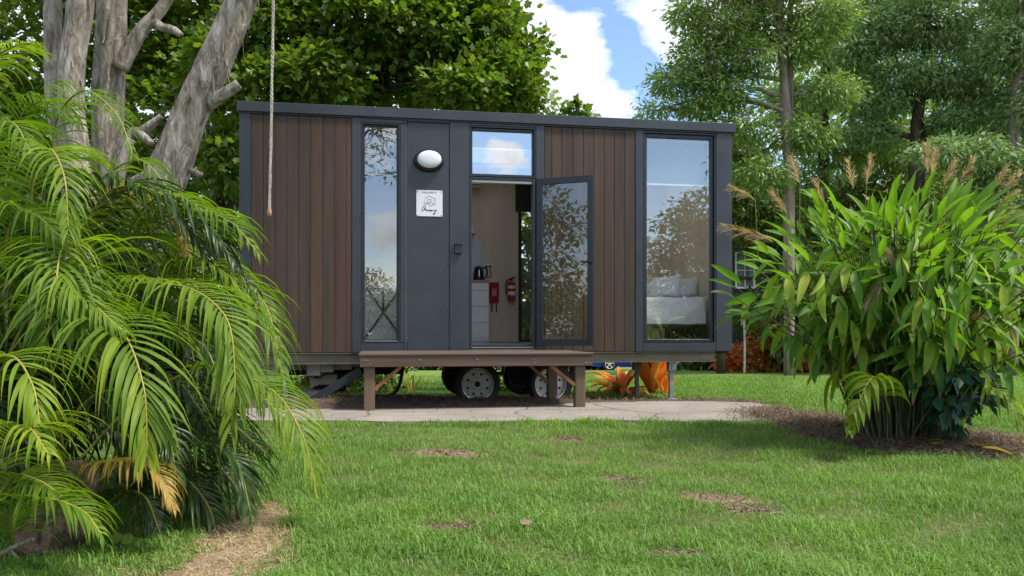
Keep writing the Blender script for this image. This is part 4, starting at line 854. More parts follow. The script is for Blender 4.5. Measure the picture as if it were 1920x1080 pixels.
# green shrub seen through the rear window and under the floor
for i, (px, Y, lab, sz) in enumerate(((990, 13.6, 'bright green shrub seen through the narrow rear window of the cabin', 1.), (640, 14.6, 'green shrub standing behind the left half of the cabin', .8))):
    B = G(px, Y); s = sz
    tree('shrub', lab, 'shrub', B, [[(*B, .05), (B[0], B[1], B[2]+1.2, .04), (B[0]+.1, B[1], B[2]+2., .02)]],
         [(B[0]+dx*s, B[1]+dy*s, B[2]+z*s, .5*s, .45*s, .42*s) for dx, dy, z in ((0, 0, .35), (0, 0, 1.1), (.35, -.1, 1.6), (-.35, .1, 1.6), (0, 0, 2.2), (.2, -.2, 2.6), (-.2, 0, 2.8))], 260, 14, .15, T_OVAL, F_OVAL, M['l_maple'], M['darkbark'], 30+i, sig=.12, limb_r=.02, twig_limbs=50)

# ---------------------------------------------------------------- tall gum trees on the right
def gum(px, Y, lab, trunk_px, clumps, twigs, per, seed, lmat=M['l_gum'], size=.24, grp='tall gum trees behind the lawn on the right', r0=.14, bm=M['gumbark'], tl=200, sig=.20, shell=.35, cat='tree', name='gum_tree'):
    B = G(px, Y); trs = []
    for tp in trunk_px: trs.append([(*B, r0)]+[(*W(a, b, Y+dy), r) for (a, b, dy, r) in tp])
    return tree(name, lab, cat, B, trs, [pxc(a, b, Y+dy, rx, max(rx, 40), rz) for (a, b, dy, rx, rz) in clumps], int(twigs*1.65), per, size*.64, T_LANCE, F_OVAL, lmat, bm, seed, sig=sig*.8, droop=.5, group=grp, limb_r=.06, twig_limbs=tl, shell=shell, flat=.2)
gum(1480, 21, 'gum tree with twin pale straight trunks and airy foliage reaching over the sky', [[(1478, 440, 0, .13), (1476, 300, 0, .12), (1470, 150, 0, .11), (1460, 20, 0, .09), (1455, -120, 0, .06)], [(1482, 440, .1, .12), (1480, 300, .2, .10), (1482, 180, .2, .09), (1480, 60, .2, .08), (1492, -100, .2, .05)]],
    [(1290, 25, 0, 26, 26), (1262, 155, 0, 36, 20), (1237, 205, 0, 24, 18), (1310, 110, 0, 46, 34), (1345, 55, 0, 56, 40), (1350, 180, 0, 46, 26), (1400, 110, 0, 50, 40), (1310, 205, 0, 34, 14), (1430, 50, .5, 60, 40), (1395, 235, 0, 44, 26), (1500, 90, 0, 40, 32), (1420, -50, 0, 110, 50), (1540, 30, 0, 50, 46), (1560, 170, 0, 40, 26), (1430, 330, 0, 46, 30), (1330, 150, 0, 24, 20), (1510, 255, 0, 44, 24)], 1000, 22, 41, size=.25, sig=.25)
gum(1542, 25, 'gum tree with a dark slender trunk just right of the twin trunks', [[(1542, 400, 0, .16), (1545, 250, 0, .15), (1548, 100, 0, .13), (1550, -50, 0, .10)]],
    [(1560, 60, 0, 80, 50), (1490, 190, 1, 60, 40), (1600, 150, 0, 60, 50), (1620, 20, 0, 70, 50), (1560, 280, 0, 70, 36), (1500, 350, 0, 60, 34), (1640, 260, 0, 60, 40), (1400, 290, 1, 46, 40), (1390, 390, 0, 60, 40)], 760, 20, 42, size=.27, r0=.17, bm=M['darkbark'], lmat=M['l_gum'])
gum(1508*1.142-4, 23, 'broad grey green gum tree with a dark double trunk on the right', [[(1716, 330, 0, .17), (1720, 230, 0, .15), (1735, 120, 0, .13), (1740, 10, 0, .10)], [(1726, 330, .2, .12), (1724, 230, .2, .11), (1680, 120, .1, .08), (1660, 20, .1, .05)]],
    [(1650, 60, 0, 60, 44), (1740, 40, -.4, 76, 50), (1690, 140, -.3, 60, 34), (1780, 140, -.4, 60, 40), (1840, 60, 0, 60, 44), (1650, 190, 0, 50, 26), (1860, 180, -.3, 60, 34), (1800, 230, -.3, 56, 30), (1900, 250, 0, 50, 36), (1740, -40, 0, 110, 46), (1600, 100, 0, 34, 30), (1630, 250, .3, 44, 24)], 1050, 22, 43, M['l_gumgrey'], size=.26, r0=.2, bm=M['darkbark'], shell=.45)
gum(1900, 21, 'grey green gum tree at the right edge behind the seed plumes', [[(1900, 400, 0, .15), (1905, 200, 0, .13), (1915, 20, 0, .09)]],
    [(1905, 90, 0, 60, 50), (1960, 200, 0, 70, 60), (1900, 330, 0, 64, 30), (1830, 290, -.3, 60, 30), (1980, 60, 0, 70, 60), (1760, 285, -.4, 44, 22), (1870, 380, 0, 60, 30), (1930, -30, 0, 80, 50)], 720, 20, 44, M['l_gumgrey'], size=.26, bm=M['gumbark'], shell=.4)
gum(1680, 27, 'dark bushy tree low between the two gum trunks on the right', [[(1690, 450, 0, .12), (1680, 380, 0, .08)], [(1600, 440, 0, .1), (1570, 330, 0, .06)]],
    [(1600, 380, 0, 70, 46), (1690, 370, 0, 70, 46), (1780, 390, 0, 70, 46), (1540, 440, 0, 60, 40), (1640, 470, 0, 90, 50), (1760, 480, 0, 90, 50), (1450, 430, 0, 60, 50), (1660, 290, 0, 60, 36)], 620, 18, 45, M['l_dark'], size=.34, sig=.34, bm=M['darkbark'], name='bushy_tree')
gum(1352, 23.5, 'dark green dense tree right behind the end of the cabin', [[(1354, 500, 0, .1), (1356, 420, 0, .08), (1390, 300, 0, .05)]],
    [(1400, 340, 0, 40, 44), (1440, 410, -.2, 56, 36), (1385, 415, 0, 44, 34), (1500, 520, 0, 56, 50), (1360, 280, 0, 36, 26), (1470, 470, 0, 46, 40)], 560, 18, 46, M['l_dark'], size=.27, sig=.26, bm=M['darkbark'], name='bushy_tree')
# dense shrubs and far trees closing the view, one by one
far = [(1310, 31, 'dark shrub far behind the right end of the cabin', 2.6), (1510, 27.8, 'dark shrub behind the orange crotons', 3.0), (1580, 26, 'dark green shrub far behind the left part of the broad-leaved clump', 3.4), (1690, 28, 'dark shrub far behind the middle of the broad-leaved clump', 3.4), (1800, 27, 'dark shrub far behind the right part of the broad-leaved clump', 3.6), (1910, 26, 'dark shrub at the right edge behind the lawn', 3.6), (2030, 28, 'dark shrub just beyond the right edge of the lawn', 4.0),
       (380, 22, 'bright yellow green shrub seen between palm and cabin', 2.2), (300, 24, 'green shrub far behind the palm, left of the bright one', 3.), (170, 22, 'green shrub far behind the left palm fronds', 3.2), (30, 23, 'green shrub at the left edge far behind the palm', 3.4), (1250, 39, 'low dark shrub far away seen under the right end of the chassis', 1.6), (820, 34, 'low shrub far away seen under the cabin beside the wheels', 1.6), (1100, 38, 'low shrub far away beyond the blue car', 1.7), (640, 30, 'low shrub far away seen under the left half of the cabin', 1.8), (960, 36, 'low shrub far away behind the cabin wheels', 1.7)]
for i, (px, Y, lab, h) in enumerate(far):
    B = G(px, Y); rr = random.Random(i); s = h
    cl = [(B[0]+rr.uniform(-.55, .55)*s, B[1]+rr.uniform(-.3, .3)*s, B[2]+s*(.18+.75*q/7), .42*s, .4*s, .26*s) for q in range(8)]
    o = tree('background_shrub', lab, 'shrub', B, [[(*B, .08), (B[0], B[1], B[2]+.5*s, .05)]], cl, 240, 15, .30 if Y > 25 else .2, T_OVAL, F_OVAL, M['l_maple'] if i == 7 else M['l_dark'], M['darkbark'], 60+i, sig=.28, group='shrubs closing the view behind the lawn', twig_limbs=16, limb_r=.03, k=6)
wood = [(-34, 44), (-22, 41), (-12, 43), (-26, 26), (-16, 28), (22, 40), (31, 42), (40, 38), (28, 29), (44, 50), (13, 31), (19, 32), (26, 33)]
WL = ['far tree beyond the palm, second row', 'far tree in the left background', 'far tree behind the left part of the cabin', 'tree beyond the left edge of the view', 'tree far behind the palm clump', 'far tree behind the gum trees, left of the row', 'far tree in the middle of the row behind the gums', 'far tree at the right end of the row', 'tree behind the right gum tree', 'most distant tree on the right', 'pale tree filling the gap behind the twin trunks', 'tree directly behind the dark slender trunk', 'tree behind the broad grey green gum']
for i, (x, y) in enumerate(wood):
    rr = random.Random(100+i); B = np.array([x, y, float(gz(x, y))]); h = 12.5 if y in (31, 32, 33) else 11 if x > 15 else (8 if y > 35 else 9)
    cl = [(x+rr.uniform(-2.6, 2.6), y+rr.uniform(-2, 2), B[2]+rr.uniform(1.2, h), 1.9, 1.8, 1.5) for q in range(15 if i < 10 else 22)]
    tree('distant_tree', WL[i], 'tree', B, [[(*B, .25), (x, y, B[2]+h*.5, .2), (x+.3, y, B[2]+h, .06)]], cl, 420 if i < 10 else 900, 14, .42 if i < 10 else .28, T_OVAL, F_OVAL, M['l_dark'] if i < 10 else M['l_gum'], M['darkbark'], 90+i, sig=.5, group='distant trees round the property', twig_limbs=30, k=6)

# ---------------------------------------------------------------- what stands across the lawn behind the camera (mirrored in the windows)
def rear_tree(x, y, lab, h, cl, twigs, per, size, seed, lmat=M['l_dark'], name='rear_tree', lean=0, sig=.3, T=T_OVAL, droop=0.2):
    B = np.array([x, y, float(gz(x, y))])
    return tree(name, lab, 'tree', B, [[(*B, .2), (x+lean*.3, y, h*.4, .16), (x+lean, y, h*.85, .07)]], [(x+a, y+b, c, d, d, e) for a, b, c, d, e in cl], twigs, per, size, T, F_OVAL, lmat, M['darkbark'], seed, sig=sig, group='trees across the lawn behind the viewer', twig_limbs=90, limb_r=.06, droop=droop)
rear_tree(17.3, -12.5, 'round dense dark tree mirrored in the wide right window', 7.4, [(0, 0, 5.9, 1.8, 1.3), (-1.5, 0, 4.8, 1.7, 1.2), (1.6, 0, 5.2, 1.9, 1.4), (0, .5, 3.9, 2.2, 1.3), (-2.2, 0, 3.2, 1.7, 1.1), (2.2, 0, 3.4, 2.1, 1.2), (-.8, 0, 2.3, 2.6, 1.1), (1.8, 0, 1.9, 2.2, 1.), (-2.8, 0, 1.6, 1.8, .9)], 1300, 16, .22, 120)
rear_tree(15.2, -6.5, 'airy tree with hanging leaves mirrored high in the right window', 9, [(0, 0, 7.6, 1.1, .8), (-.5, 0, 6.7, .9, .6), (.9, 0, 6.9, 1.2, .8), (.7, 0, 5.7, .9, .7), (.6, 0, 8.6, 1.2, .8)], 260, 14, .24, 121, M['l_gum'], T=T_LANCE, droop=.8)
rear_tree(-1.2, -3.6, 'bare-limbed tree behind the viewer mirrored in the narrow left window', 6.5, [(.9, 0, 5.6, .9, .7), (1.9, .2, 6.6, 1., .8), (.3, 0, 7.2, 1.1, .8), (2.2, .1, 5.3, .6, .4), (1.2, 0, 8.0, 1.1, .7)], 150, 10, .13, 122, M['l_dark'], lean=.8, sig=.2)
rear_tree(-8.6, -1.2, 'leafy tree mirrored in the open door pane', 6, [(0, 0, 4.6, .8, .6), (-.9, 0, 3.9, .9, .6), (.9, 0, 4.0, .9, .6), (.1, 0, 3.2, 1.1, .6), (0, 0, 2.3, 1.7, .6), (-1.2, 0, 1.5, 1.7, .7), (1.2, 0, 1.4, 1.7, .7)], 480, 14, .17, 123, M['l_dark'])
rl = ['first', 'second', 'third', 'fourth', 'fifth', 'sixth', 'seventh', 'eighth', 'ninth', 'tenth', 'eleventh']
for i in range(11):
    x = -24+i*5.4; y = -34+3*math.sin(i*2.1); rr = random.Random(i+300); h = 4.6+1.0*math.sin(i*1.9)
    cl = [(rr.uniform(-3, 3), rr.uniform(-1, 1), rr.uniform(1, h-.6), 1.7, 1.1) for q in range(9)]
    rear_tree(x, y, rl[i]+' tree from the left in the far row mirrored in the windows', h, cl+[(rr.uniform(-3.2, 3.2), rr.uniform(-1, 1), rr.uniform(.4, 2.2), 1.8, .9) for q in range(7)], 900, 14, .24, 130+i, sig=.40)

# ---------------------------------------------------------------- paperbark with several trunks, front left
PB = G(190, 7.5)
pb = empty('paperbark_tree', tuple(PB), 0, 'pale grey paperbark tree with several thick trunks, one leaning over the cabin corner', 'tree')
def bark_trunk(pts, name='trunk', par=pb, seed=0, sub=9, k=30):
    sp = smooth_path(pts, sub); P = [Vector(q[:3]) for q in sp]; V, Fc = tube_geo(P, [q[3] for q in sp], k, True)
    V = np.array([tuple(v) for v in V]); n = len(sp)
    for i in range(n):
        c = np.array(P[i]); rad = sp[i][3]
        for q in range(k):
            v = V[i*k+q]; a = 2*math.pi*q/k; hgt = i*.08
            f = .20*mnoise.noise(Vector((math.cos(a)*1.5+seed, math.sin(a)*1.5, hgt*1.2)))+.19*mnoise.noise(Vector((math.cos(a)*4+seed, math.sin(a)*4, hgt*.7)))+.14*abs(mnoise.noise(Vector((math.cos(a)*9, math.sin(a)*9+seed, hgt*1.6))))
            V[i*k+q] = c+(v-c)*(1+f)
    return mk(name, V, Fc, M['paperbark'], par, org=PB, smooth=True)
def flakes(pts, n, seed, par=pb):
    """hanging strips of peeled bark"""
    r = random.Random(seed); sp = smooth_path(pts, 9); m = MB()
    for _ in range(n):
        q = sp[r.randrange(2, len(sp)-2)]; a = r.uniform(-math.pi, 0) if r.random() < .8 else r.uniform(0, math.pi); rad = q[3]*1.0
        p = np.array(q[:3])+np.array([math.cos(a)*rad, math.sin(a)*rad, r.uniform(-.1, .1)]); ln = r.uniform(.05, .24); wd = r.uniform(.004, .018); o = np.array([math.cos(a), math.sin(a), 0])
        t_ = np.array([-math.sin(a), math.cos(a), 0]); P = []
        cu = r.uniform(.1, .6)
        for j in range(5):
            u = j/4; c = p+o*(.012+cu*ln*u*u*.6)+np.array([0, 0, -ln*u])+t_*r.uniform(-.01, .01)*u; ww = wd*(1-.7*u); P += [c-t_*ww, c+t_*ww]
        m.add(P, [(2*j, 2*j+1, 2*j+3, 2*j+2) for j in range(4)])
    o = m.build('bark_strips', M['paperbark'], par, org=PB); tag(o, kind='stuff')
tA = [(*W(235, 775, 7.6), .16), (*W(205, 640, 7.6), .13), (*W(150, 420, 7.5), .085), (*W(106, 200, 7.4), .078), (*W(101, 60, 7.4), .075), (*W(96, -60, 7.4), .07), (*W(80, -260, 7.4), .06)]
tB = [(*W(215, 775, 7.3), .17), (*W(190, 560, 7.3), .15), (*W(150, 350, 7.2), .12), (*W(132, 170, 7.2), .105), (*W(150, 20, 7.2), .10), (*W(165, -120, 7.2), .11), (*W(190, -300, 7.1), .08)]
tC = [(*W(240, 775, 7.8), .16), (*W(225, 560, 7.8), .15), (*W(204, 350, 7.7), .13), (*W(203, 180, 7.7), .12), (*W(209, 40, 7.6), .118), (*W(208, -100, 7.6), .12), (*W(215, -280, 7.5), .08)]
tL = [(*W(215, 770, 7.5), .20), (*W(235, 600, 7.5), .19), (*W(275, 430, 7.5), .185), (*W(318, 320, 7.4), .175), (*W(362, 205, 7.4), .15), (*W(400, 120, 7.4), .138), (*W(440, 30, 7.4), .12), (*W(480, -70, 7.4), .105), (*W(540, -190, 7.4), .10), (*W(640, -300, 7.2), .07)]
for i, t_ in enumerate((tA, tB, tC, tL)): bark_trunk(t_, seed=i*5); flakes(t_, 26 if i < 3 else 90, i)
for i, t_ in enumerate(([(*W(225, 130, 7.6), .07), (*W(262, 62, 7.6), .065), (*W(298, 22, 7.6), .055), (*W(330, -30, 7.6), .05)], [(*W(290, 40, 7.6), .035), (*W(305, 52, 7.5), .038), (*W(325, 56, 7.4), .036), (*W(340, 66, 7.4), .03)], [(*W(385, 200, 7.4), .06), (*W(415, 180, 7.3), .05), (*W(448, 158, 7.3), .048)],
    [(*W(215, 320, 7.6), .055), (*W(245, 255, 7.6), .05), (*W(268, 245, 7.6), .05), (*W(303, 218, 7.6), .03)], [(*W(255, 245, 7.6), .04), (*W(285, 270, 7.5), .03)], [(*W(210, 380, 7.5), .06), (*W(235, 290, 7.5), .045), (*W(248, 262, 7.5), .04)], [(*W(345, 315, 7.4), .03), (*W(378, 328, 7.4), .022)], [(*W(225, 360, 7.5), .05), (*W(262, 335, 7.4), .045), (*W(300, 318, 7.4), .04)])):
    bark_trunk(t_, 'branch', seed=20+i, k=16)
# upper limbs and crown above the frame
limbs = [((640, -300, 7.2), (-.6, 5.6, 5.4)), ((540, -190, 7.4), (-1.2, 8.2, 6.2)), ((215, -280, 7.5), (-3.2, 8.5, 6.8)), ((190, -300, 7.1), (-3.4, 5.5, 6.4)), ((480, -70, 7.4), (-1.6, 6.6, 5.0))]
V_, F_ = [], []; nb_ = 0
for i, (a, b) in enumerate(limbs):
    g_ = limb(W(*a), b, .075, .025, .05, 500+i, 8, 8); V_.append(np.array([tuple(q) for q in g_[0]])); F_ += [tuple(j+nb_ for j in f) for f in g_[1]]; nb_ += len(g_[0])
tag(mk('limbs', np.concatenate(V_), F_, M['paperbark'], pb, org=PB, smooth=True), kind='stuff')
cl = [(-.6, 5.4, 6.1, 1.1, 1.1, .5), (-1.2, 8.2, 6.9, 1.1, 1., .6), (-3.2, 8.5, 7.2, 1.3, 1.2, .7), (-3.6, 5.4, 6.9, 1.2, 1.2, .6), (-1.9, 6.6, 6.3, 1.0, 1.0, .5), (-2.4, 7.4, 7.9, 1.5, 1.4, .8), (-.2, 4.2, 6.3, .8, .8, .4)]
P, out, tw, ci = crown_points(cl, 380, 16, .2, 77, .4); V, Fc, rn = leaves_at(P, out, .13, T_LANCE, F_OVAL, .5, 78, .3)
tag(mk('crown', V, Fc, M['l_gum'], pb, org=PB, rnd=rn), kind='stuff')
# rope hanging from the leaning trunk's limb
ry = 7.0
rp_pts = smooth_path([W(513, -220, ry), W(512, -60, ry), W(512, 40, ry), W(510, 140, ry), W(508.5, 240, ry), W(506.5, 330, ry), W(505, 396, ry)], 10)
rope = empty('rope', tuple(rp_pts[-1]), 0, 'frayed pale rope with a tan knot hanging in front of the left timber cladding', 'rope')
m = MB(); dense = smooth_path(rp_pts, 6)
for k_ in range(3):
    pts = []
    for i, q in enumerate(dense): a = i*.42+2*math.pi*k_/3; w_2 = .0065+.0015*math.sin(i*.13); pts.append(q+np.array([math.cos(a)*w_2, math.sin(a)*w_2, 0]))
    m.tube(pts, .0072, 5)
m.build('strands', simple('rope_fibre', (.50, .46, .37), .95, var=.45, scale=40, bmp=.5, bscale=150), rope, org=rp_pts[-1])
MB().lathe([(0, .05), (.010, .045), (.017, .02), (.022, -.01), (.019, -.035), (.006, -.05), (0, -.05)], 12).build('knot', simple('tan_knot', (.42, .22, .14), .8), rope, smooth=True)

# ---------------------------------------------------------------- palm clump, front left
def frond(ctrl, pairs, ll, lw, seed, par, org, mat=M['l_palm'], start=.28, droop=1.0, tone=0., vang=.55, curl=.8, rr0=.0065):
    """arching frond: a tapered rachis with two rows of narrow drooping leaflets"""
    r = np.random.default_rng(seed); sp = np.array(smooth_path(ctrl, 12)); n = len(sp)
    cum = np.concatenate([[0], np.cumsum(np.linalg.norm(np.diff(sp, axis=0), axis=1))]); tot = cum[-1]
    V, Fc = tube_geo([q for q in sp], list(np.linspace(rr0, .0025, n)), 6, True); V = np.array([tuple(v) for v in V])
    fo = mk('frond', V, Fc, M['rachis'], par, org=org, smooth=True, rnd=np.full(len(V), np.clip(.4+tone+r.random()*.3, 0, 1)))
    us = np.repeat(np.linspace(start, .995, pairs), 2)+r.normal(0, .003, pairs*2); us = np.clip(us, 0, .999); side = np.tile([-1., 1.], pairs)
    pos = np.stack([np.interp(us*tot, cum, sp[:, k]) for k in range(3)], 1); e = .01*tot
    nxt = np.stack([np.interp(np.minimum(us*tot+e, tot), cum, sp[:, k]) for k in range(3)], 1); prv = np.stack([np.interp(us*tot-e, cum, sp[:, k]) for k in range(3)], 1)
    tg = unit(nxt-prv); up = np.array([0, 0, 1.]); sd_ = unit(np.cross(tg, up)+1e-6); sd_[:, :] = sd_; upn = unit(np.cross(sd_, tg))
    gap = r.random(len(us)) > .06; us = us[gap]; side = side[gap]; pos = pos[gap]; tg = tg[gap]; sd_ = sd_[gap]; upn = upn[gap]
    w_ = (us-start)/(1-start); ang = 1.15-.75*w_+r.normal(0, .07, len(us))
    d0 = tg*np.cos(ang)[:, None]+sd_*(side*np.sin(ang))[:, None]+upn*vang*.55; d0 = unit(d0)
    Ln = ll*(.45+.75*np.sin(np.clip(w_*1.0+.12, 0, 1)*math.pi)**.6)*(1-.25*w_)*(1+r.normal(0, .13, len(us))); Ln = np.maximum(Ln, .05)
    segs = 6; k = segs+1; m_ = len(us); pts = np.zeros((m_, k, 3)); pts[:, 0] = pos; d = d0.copy(); dr = droop*(.7+.6*r.random(m_))*.26
    for j in range(1, k):
        pts[:, j] = pts[:, j-1]+d*(Ln/segs)[:, None]; d = unit(d+np.array([0, 0, -1.])*(dr*(.5+.28*j))[:, None]+r.normal(0, .03, (m_, 3)))
    wid = lw*(.8+.4*r.random(m_)); prof = np.array([.35, .85, 1.0, .95, .78, .48, .04])
    tang = unit(np.gradient(pts, axis=1)); nrm0 = unit(np.cross(tang, np.broadcast_to(tg[:, None]*side[:, None, None], tang.shape))); ws = unit(np.cross(tang, nrm0))
    a = pts-ws*(wid[:, None]*prof[None]/2)[..., None]; c = pts+ws*(wid[:, None]*prof[None]/2)[..., None]
    mid = pts-nrm0*(wid[:, None]*prof[None]*.16)[..., None]
    Vv = np.stack([a, mid, c], 2).reshape(-1, 3); base = (np.arange(m_)*k*3)[:, None]; Fs = []
    for j in range(segs):
        o_ = j*3; Fs += [base+np.array([[o_, o_+1, o_+4, o_+3]]), base+np.array([[o_+1, o_+2, o_+5, o_+4]])]
    Fs = np.stack(Fs, 1).reshape(-1, 4); rn = np.clip(.42+tone+.16*r.normal(0, 1, m_)+.12*(w_ > .9), 0, 1); uvs = np.zeros((m_, k, 3, 2)); uvs[..., 0] = (np.arange(k)/segs)[None, :, None]; uvs[..., 1] = np.array([-1, 0, 1])[None, None]
    lf = mk('leaflets', Vv, Fs, mat, fo, org=org, rnd=np.repeat(rn, k*3), uv=uvs.reshape(-1, 2)); tag(lf, kind='stuff'); return fo
PO = G(115, 3.3)
palm = empty('cane_palm', tuple(PO), 0, 'big clump of golden cane palm with arching feathery fronds at the left edge', 'palm')
stems = [(-2.35, 4.0, 1.0, .06), (-2.6, 4.2, 1.2, -.1), (-2.0, 4.2, .9, .08), (-2.9, 4.0, 1.3, -.1), (-3.1, 3.9, 1.1, -.1), (-2.2, 4.5, 1.2, .1), (-1.9, 4.0, .5, .05)]
for i, (x, y, h, le) in enumerate(stems):
    sp = smooth_path([(x, y, -.03, .026), (x+le*.3, y, h*.5, .02), (x+le, y-.05, h, .014)], 9); V, Fc = tube_geo([q[:3] for q in sp], [q[3]*(1+.12*(j % 3 == 0)) for j, q in enumerate(sp)], 10)
    mk('stem', V, Fc, M['darkcane'], palm, org=PO, smooth=True, rnd=np.full(len(V), .3))
# the old rough stump at the foot
stump = empty('palm_stump', tuple(G(102, 3.05)), 0, 'rough grey fibrous stump at the foot of the palm', 'stump')
o_ = G(102, 3.05); sp = smooth_path([(o_[0], o_[1], -.03, .13), (o_[0]+.01, o_[1], .06, .105), (o_[0]+.03, o_[1]+.05, .17, .09), (o_[0]+.02, o_[1]+.1, .30, .085)], 6)
V, Fc = tube_geo([q[:3] for q in sp], [q[3] for q in sp], 26, True, .5, 3); mk('fibre_base', V, Fc, barkmat('fibre_bark', ((.05, .035, .025), (.14, .10, .075), (.26, .21, .17)), (30, 30, 6), 1, .03), stump, org=o_, smooth=True)
Fd = [  # control points (px, py, Y), pairs, leaflet length, width, tone, material
 ([(150, 640, 3.6), (160, 500, 3.5), (118, 462, 3.2), (97, 590, 3.0), (66, 700, 2.95)], 30, .36, .024, .12, 0, .15),
 ([(120, 700, 3.5), (150, 592, 3.4), (222, 612, 3.1), (268, 720, 2.95), (276, 850, 2.9)], 34, .42, .028, .20, 0, .2),
 ([(170, 760, 3.8), (210, 560, 3.7), (330, 535, 3.5), (420, 590, 3.3), (440, 700, 3.2), (434, 800, 3.15)], 40, .40, .025, .22, 0, .3),
 ([(200, 740, 4.0), (260, 470, 4.0), (360, 400, 3.9), (430, 415, 3.75), (480, 470, 3.65)], 36, .32, .020, .10, 0, .35),
 ([(120, 500, 3.9), (100, 260, 3.9), (150, 172, 3.7), (215, 210, 3.5), (250, 290, 3.4)], 30, .24, .015, -.10, 0, .3),
 ([(60, 600, 3.6), (60, 350, 3.5), (90, 280, 3.3), (120, 330, 3.15), (128, 430, 3.1)], 32, .32, .020, .12, 0, .3),
 ([(150, 860, 3.4), (250, 760, 3.5), (380, 690, 3.5), (500, 725, 3.4), (560, 800, 3.3), (592, 905, 3.25)], 38, .30, .017, .20, 0, .4),
 ([(60, 930, 3.2), (140, 880, 3.1), (225, 866, 3.0), (290, 880, 2.95), (326, 950, 2.9)], 30, .17, .018, .25, 2, .45),
 ([(150, 930, 3.5), (260, 850, 3.4), (370, 830, 3.3), (440, 860, 3.25), (470, 960, 3.2)], 36, .30, .020, .25, 1, .3),
 ([(-60, 820, 3.1), (-40, 700, 3.0), (20, 668, 2.8), (60, 720, 2.7), (76, 800, 2.65)], 26, .34, .022, .28, 0, .2),
 ([(-40, 980, 2.9), (10, 830, 2.8), (50, 800, 2.65), (90, 850, 2.55)], 24, .30, .020, .3, 0, .25),
 ([(40, 1060, 3.0), (20, 980, 2.8), (70, 935, 2.7), (150, 955, 2.65), (190, 1000, 2.6)], 28, .24, .020, .02, 0, .25),
 ([(-30, 1000, 3.0), (20, 900, 2.9), (70, 900, 2.8), (130, 940, 2.7)], 26, .26, .020, -.02, 0, .25),
 ([(60, 700, 4.2), (150, 400, 4.2), (250, 300, 4.1), (320, 360, 4.0), (370, 430, 3.9)], 30, .24, .018, -.08, 0, .3),
 ([(120, 650, 4.3), (200, 440, 4.3), (260, 370, 4.2), (330, 400, 4.1), (350, 470, 4.0)], 32, .30, .018, .35, 2, .3),
 ([(-80, 300, 3.9), (-20, 130, 3.9), (20, 90, 3.8), (60, 80, 3.7)], 26, .26, .020, .30, 0, .2),
 ([(-60, 500, 3.6), (-40, 280, 3.5), (20, 230, 3.4), (60, 290, 3.3)], 28, .34, .020, .0, 0, .25),
 ([(0, 560, 3.5), (20, 420, 3.4), (60, 400, 3.3), (120, 450, 3.2)], 26, .32, .022, .05, 0, .3),
 ([(230, 900, 3.8), (290, 640, 3.8), (330, 620, 3.7), (390, 660, 3.6), (420, 760, 3.5)], 32, .34, .022, -.05, 1, .3),
 ([(240, 860, 4.0), (330, 600, 4.0), (420, 520, 3.9), (490, 560, 3.8), (520, 640, 3.7)], 36, .30, .018, .12, 0, .3),
 ([(220, 950, 3.6), (330, 800, 3.6), (420, 790, 3.5), (500, 850, 3.4)], 32, .26, .017, .2, 1, .3),
 ([(230, 1000, 3.5), (300, 900, 3.4), (350, 900, 3.35), (395, 960, 3.3), (405, 1030, 3.28)], 30, .26, .019, .15, 1, .3),
 ([(150, 1010, 3.3), (220, 930, 3.25), (270, 930, 3.2), (300, 1000, 3.15)], 26, .26, .018, -.2, 1, .3),
 ([(60, 760, 3.8), (40, 520, 3.8), (-10, 470, 3.6), (-60, 520, 3.5)], 28, .36, .022, .0, 0, .3),
 ([(300, 830, 4.2), (380, 640, 4.2), (430, 640, 4.1), (470, 700, 4.0)], 30, .28, .018, -.05, 0, .3),
 ([(-40, 640, 3.4), (30, 520, 3.3), (90, 500, 3.15), (150, 560, 3.05), (165, 650, 3.0)], 30, .34, .022, .16, 0, .25),
 ([(100, 820, 3.4), (180, 740, 3.3), (250, 740, 3.2), (310, 800, 3.1), (330, 890, 3.05)], 30, .30, .018, .0, 1, .25),
 ([(0, 700, 3.2), (60, 590, 3.2), (150, 560, 3.1), (230, 620, 3.0)], 26, .26, .018, .22, 0, .3),
 ([(250, 760, 3.9), (300, 560, 3.9), (360, 500, 3.8), (420, 510, 3.7), (460, 560, 3.6)], 34, .32, .018, .2, 0, .3),
 ([(200, 600, 4.0), (230, 460, 4.0), (280, 380, 3.9), (340, 370, 3.8), (400, 410, 3.7)], 34, .28, .016, .05, 0, .3),
 ([(0, 420, 3.9), (30, 240, 3.9), (80, 190, 3.8), (140, 230, 3.7)], 26, .28, .018, -.05, 0, .25),
 ([(300, 900, 3.9), (360, 760, 3.9), (430, 720, 3.8), (510, 760, 3.7), (540, 850, 3.65)], 34, .24, .015, .1, 0, .3),
 ([(230, 980, 3.7), (330, 880, 3.6), (400, 870, 3.55), (450, 930, 3.5), (462, 1010, 3.45)], 32, .26, .018, .3, 1, .3),
 ([(280, 760, 4.4), (330, 480, 4.4), (380, 440, 4.3), (440, 450, 4.2)], 30, .28, .018, .0, 0, .3)]
for i, (c, pr, ll, lw, tone, mi, st_) in enumerate(Fd):
    frond([W(*q) for q in c], int(pr*1.3), ll*.98, lw*.62, 200+i, palm, PO, (M['l_palm'], M['l_palmshade'], M['l_palmold'])[mi], st_, 1.0, tone)
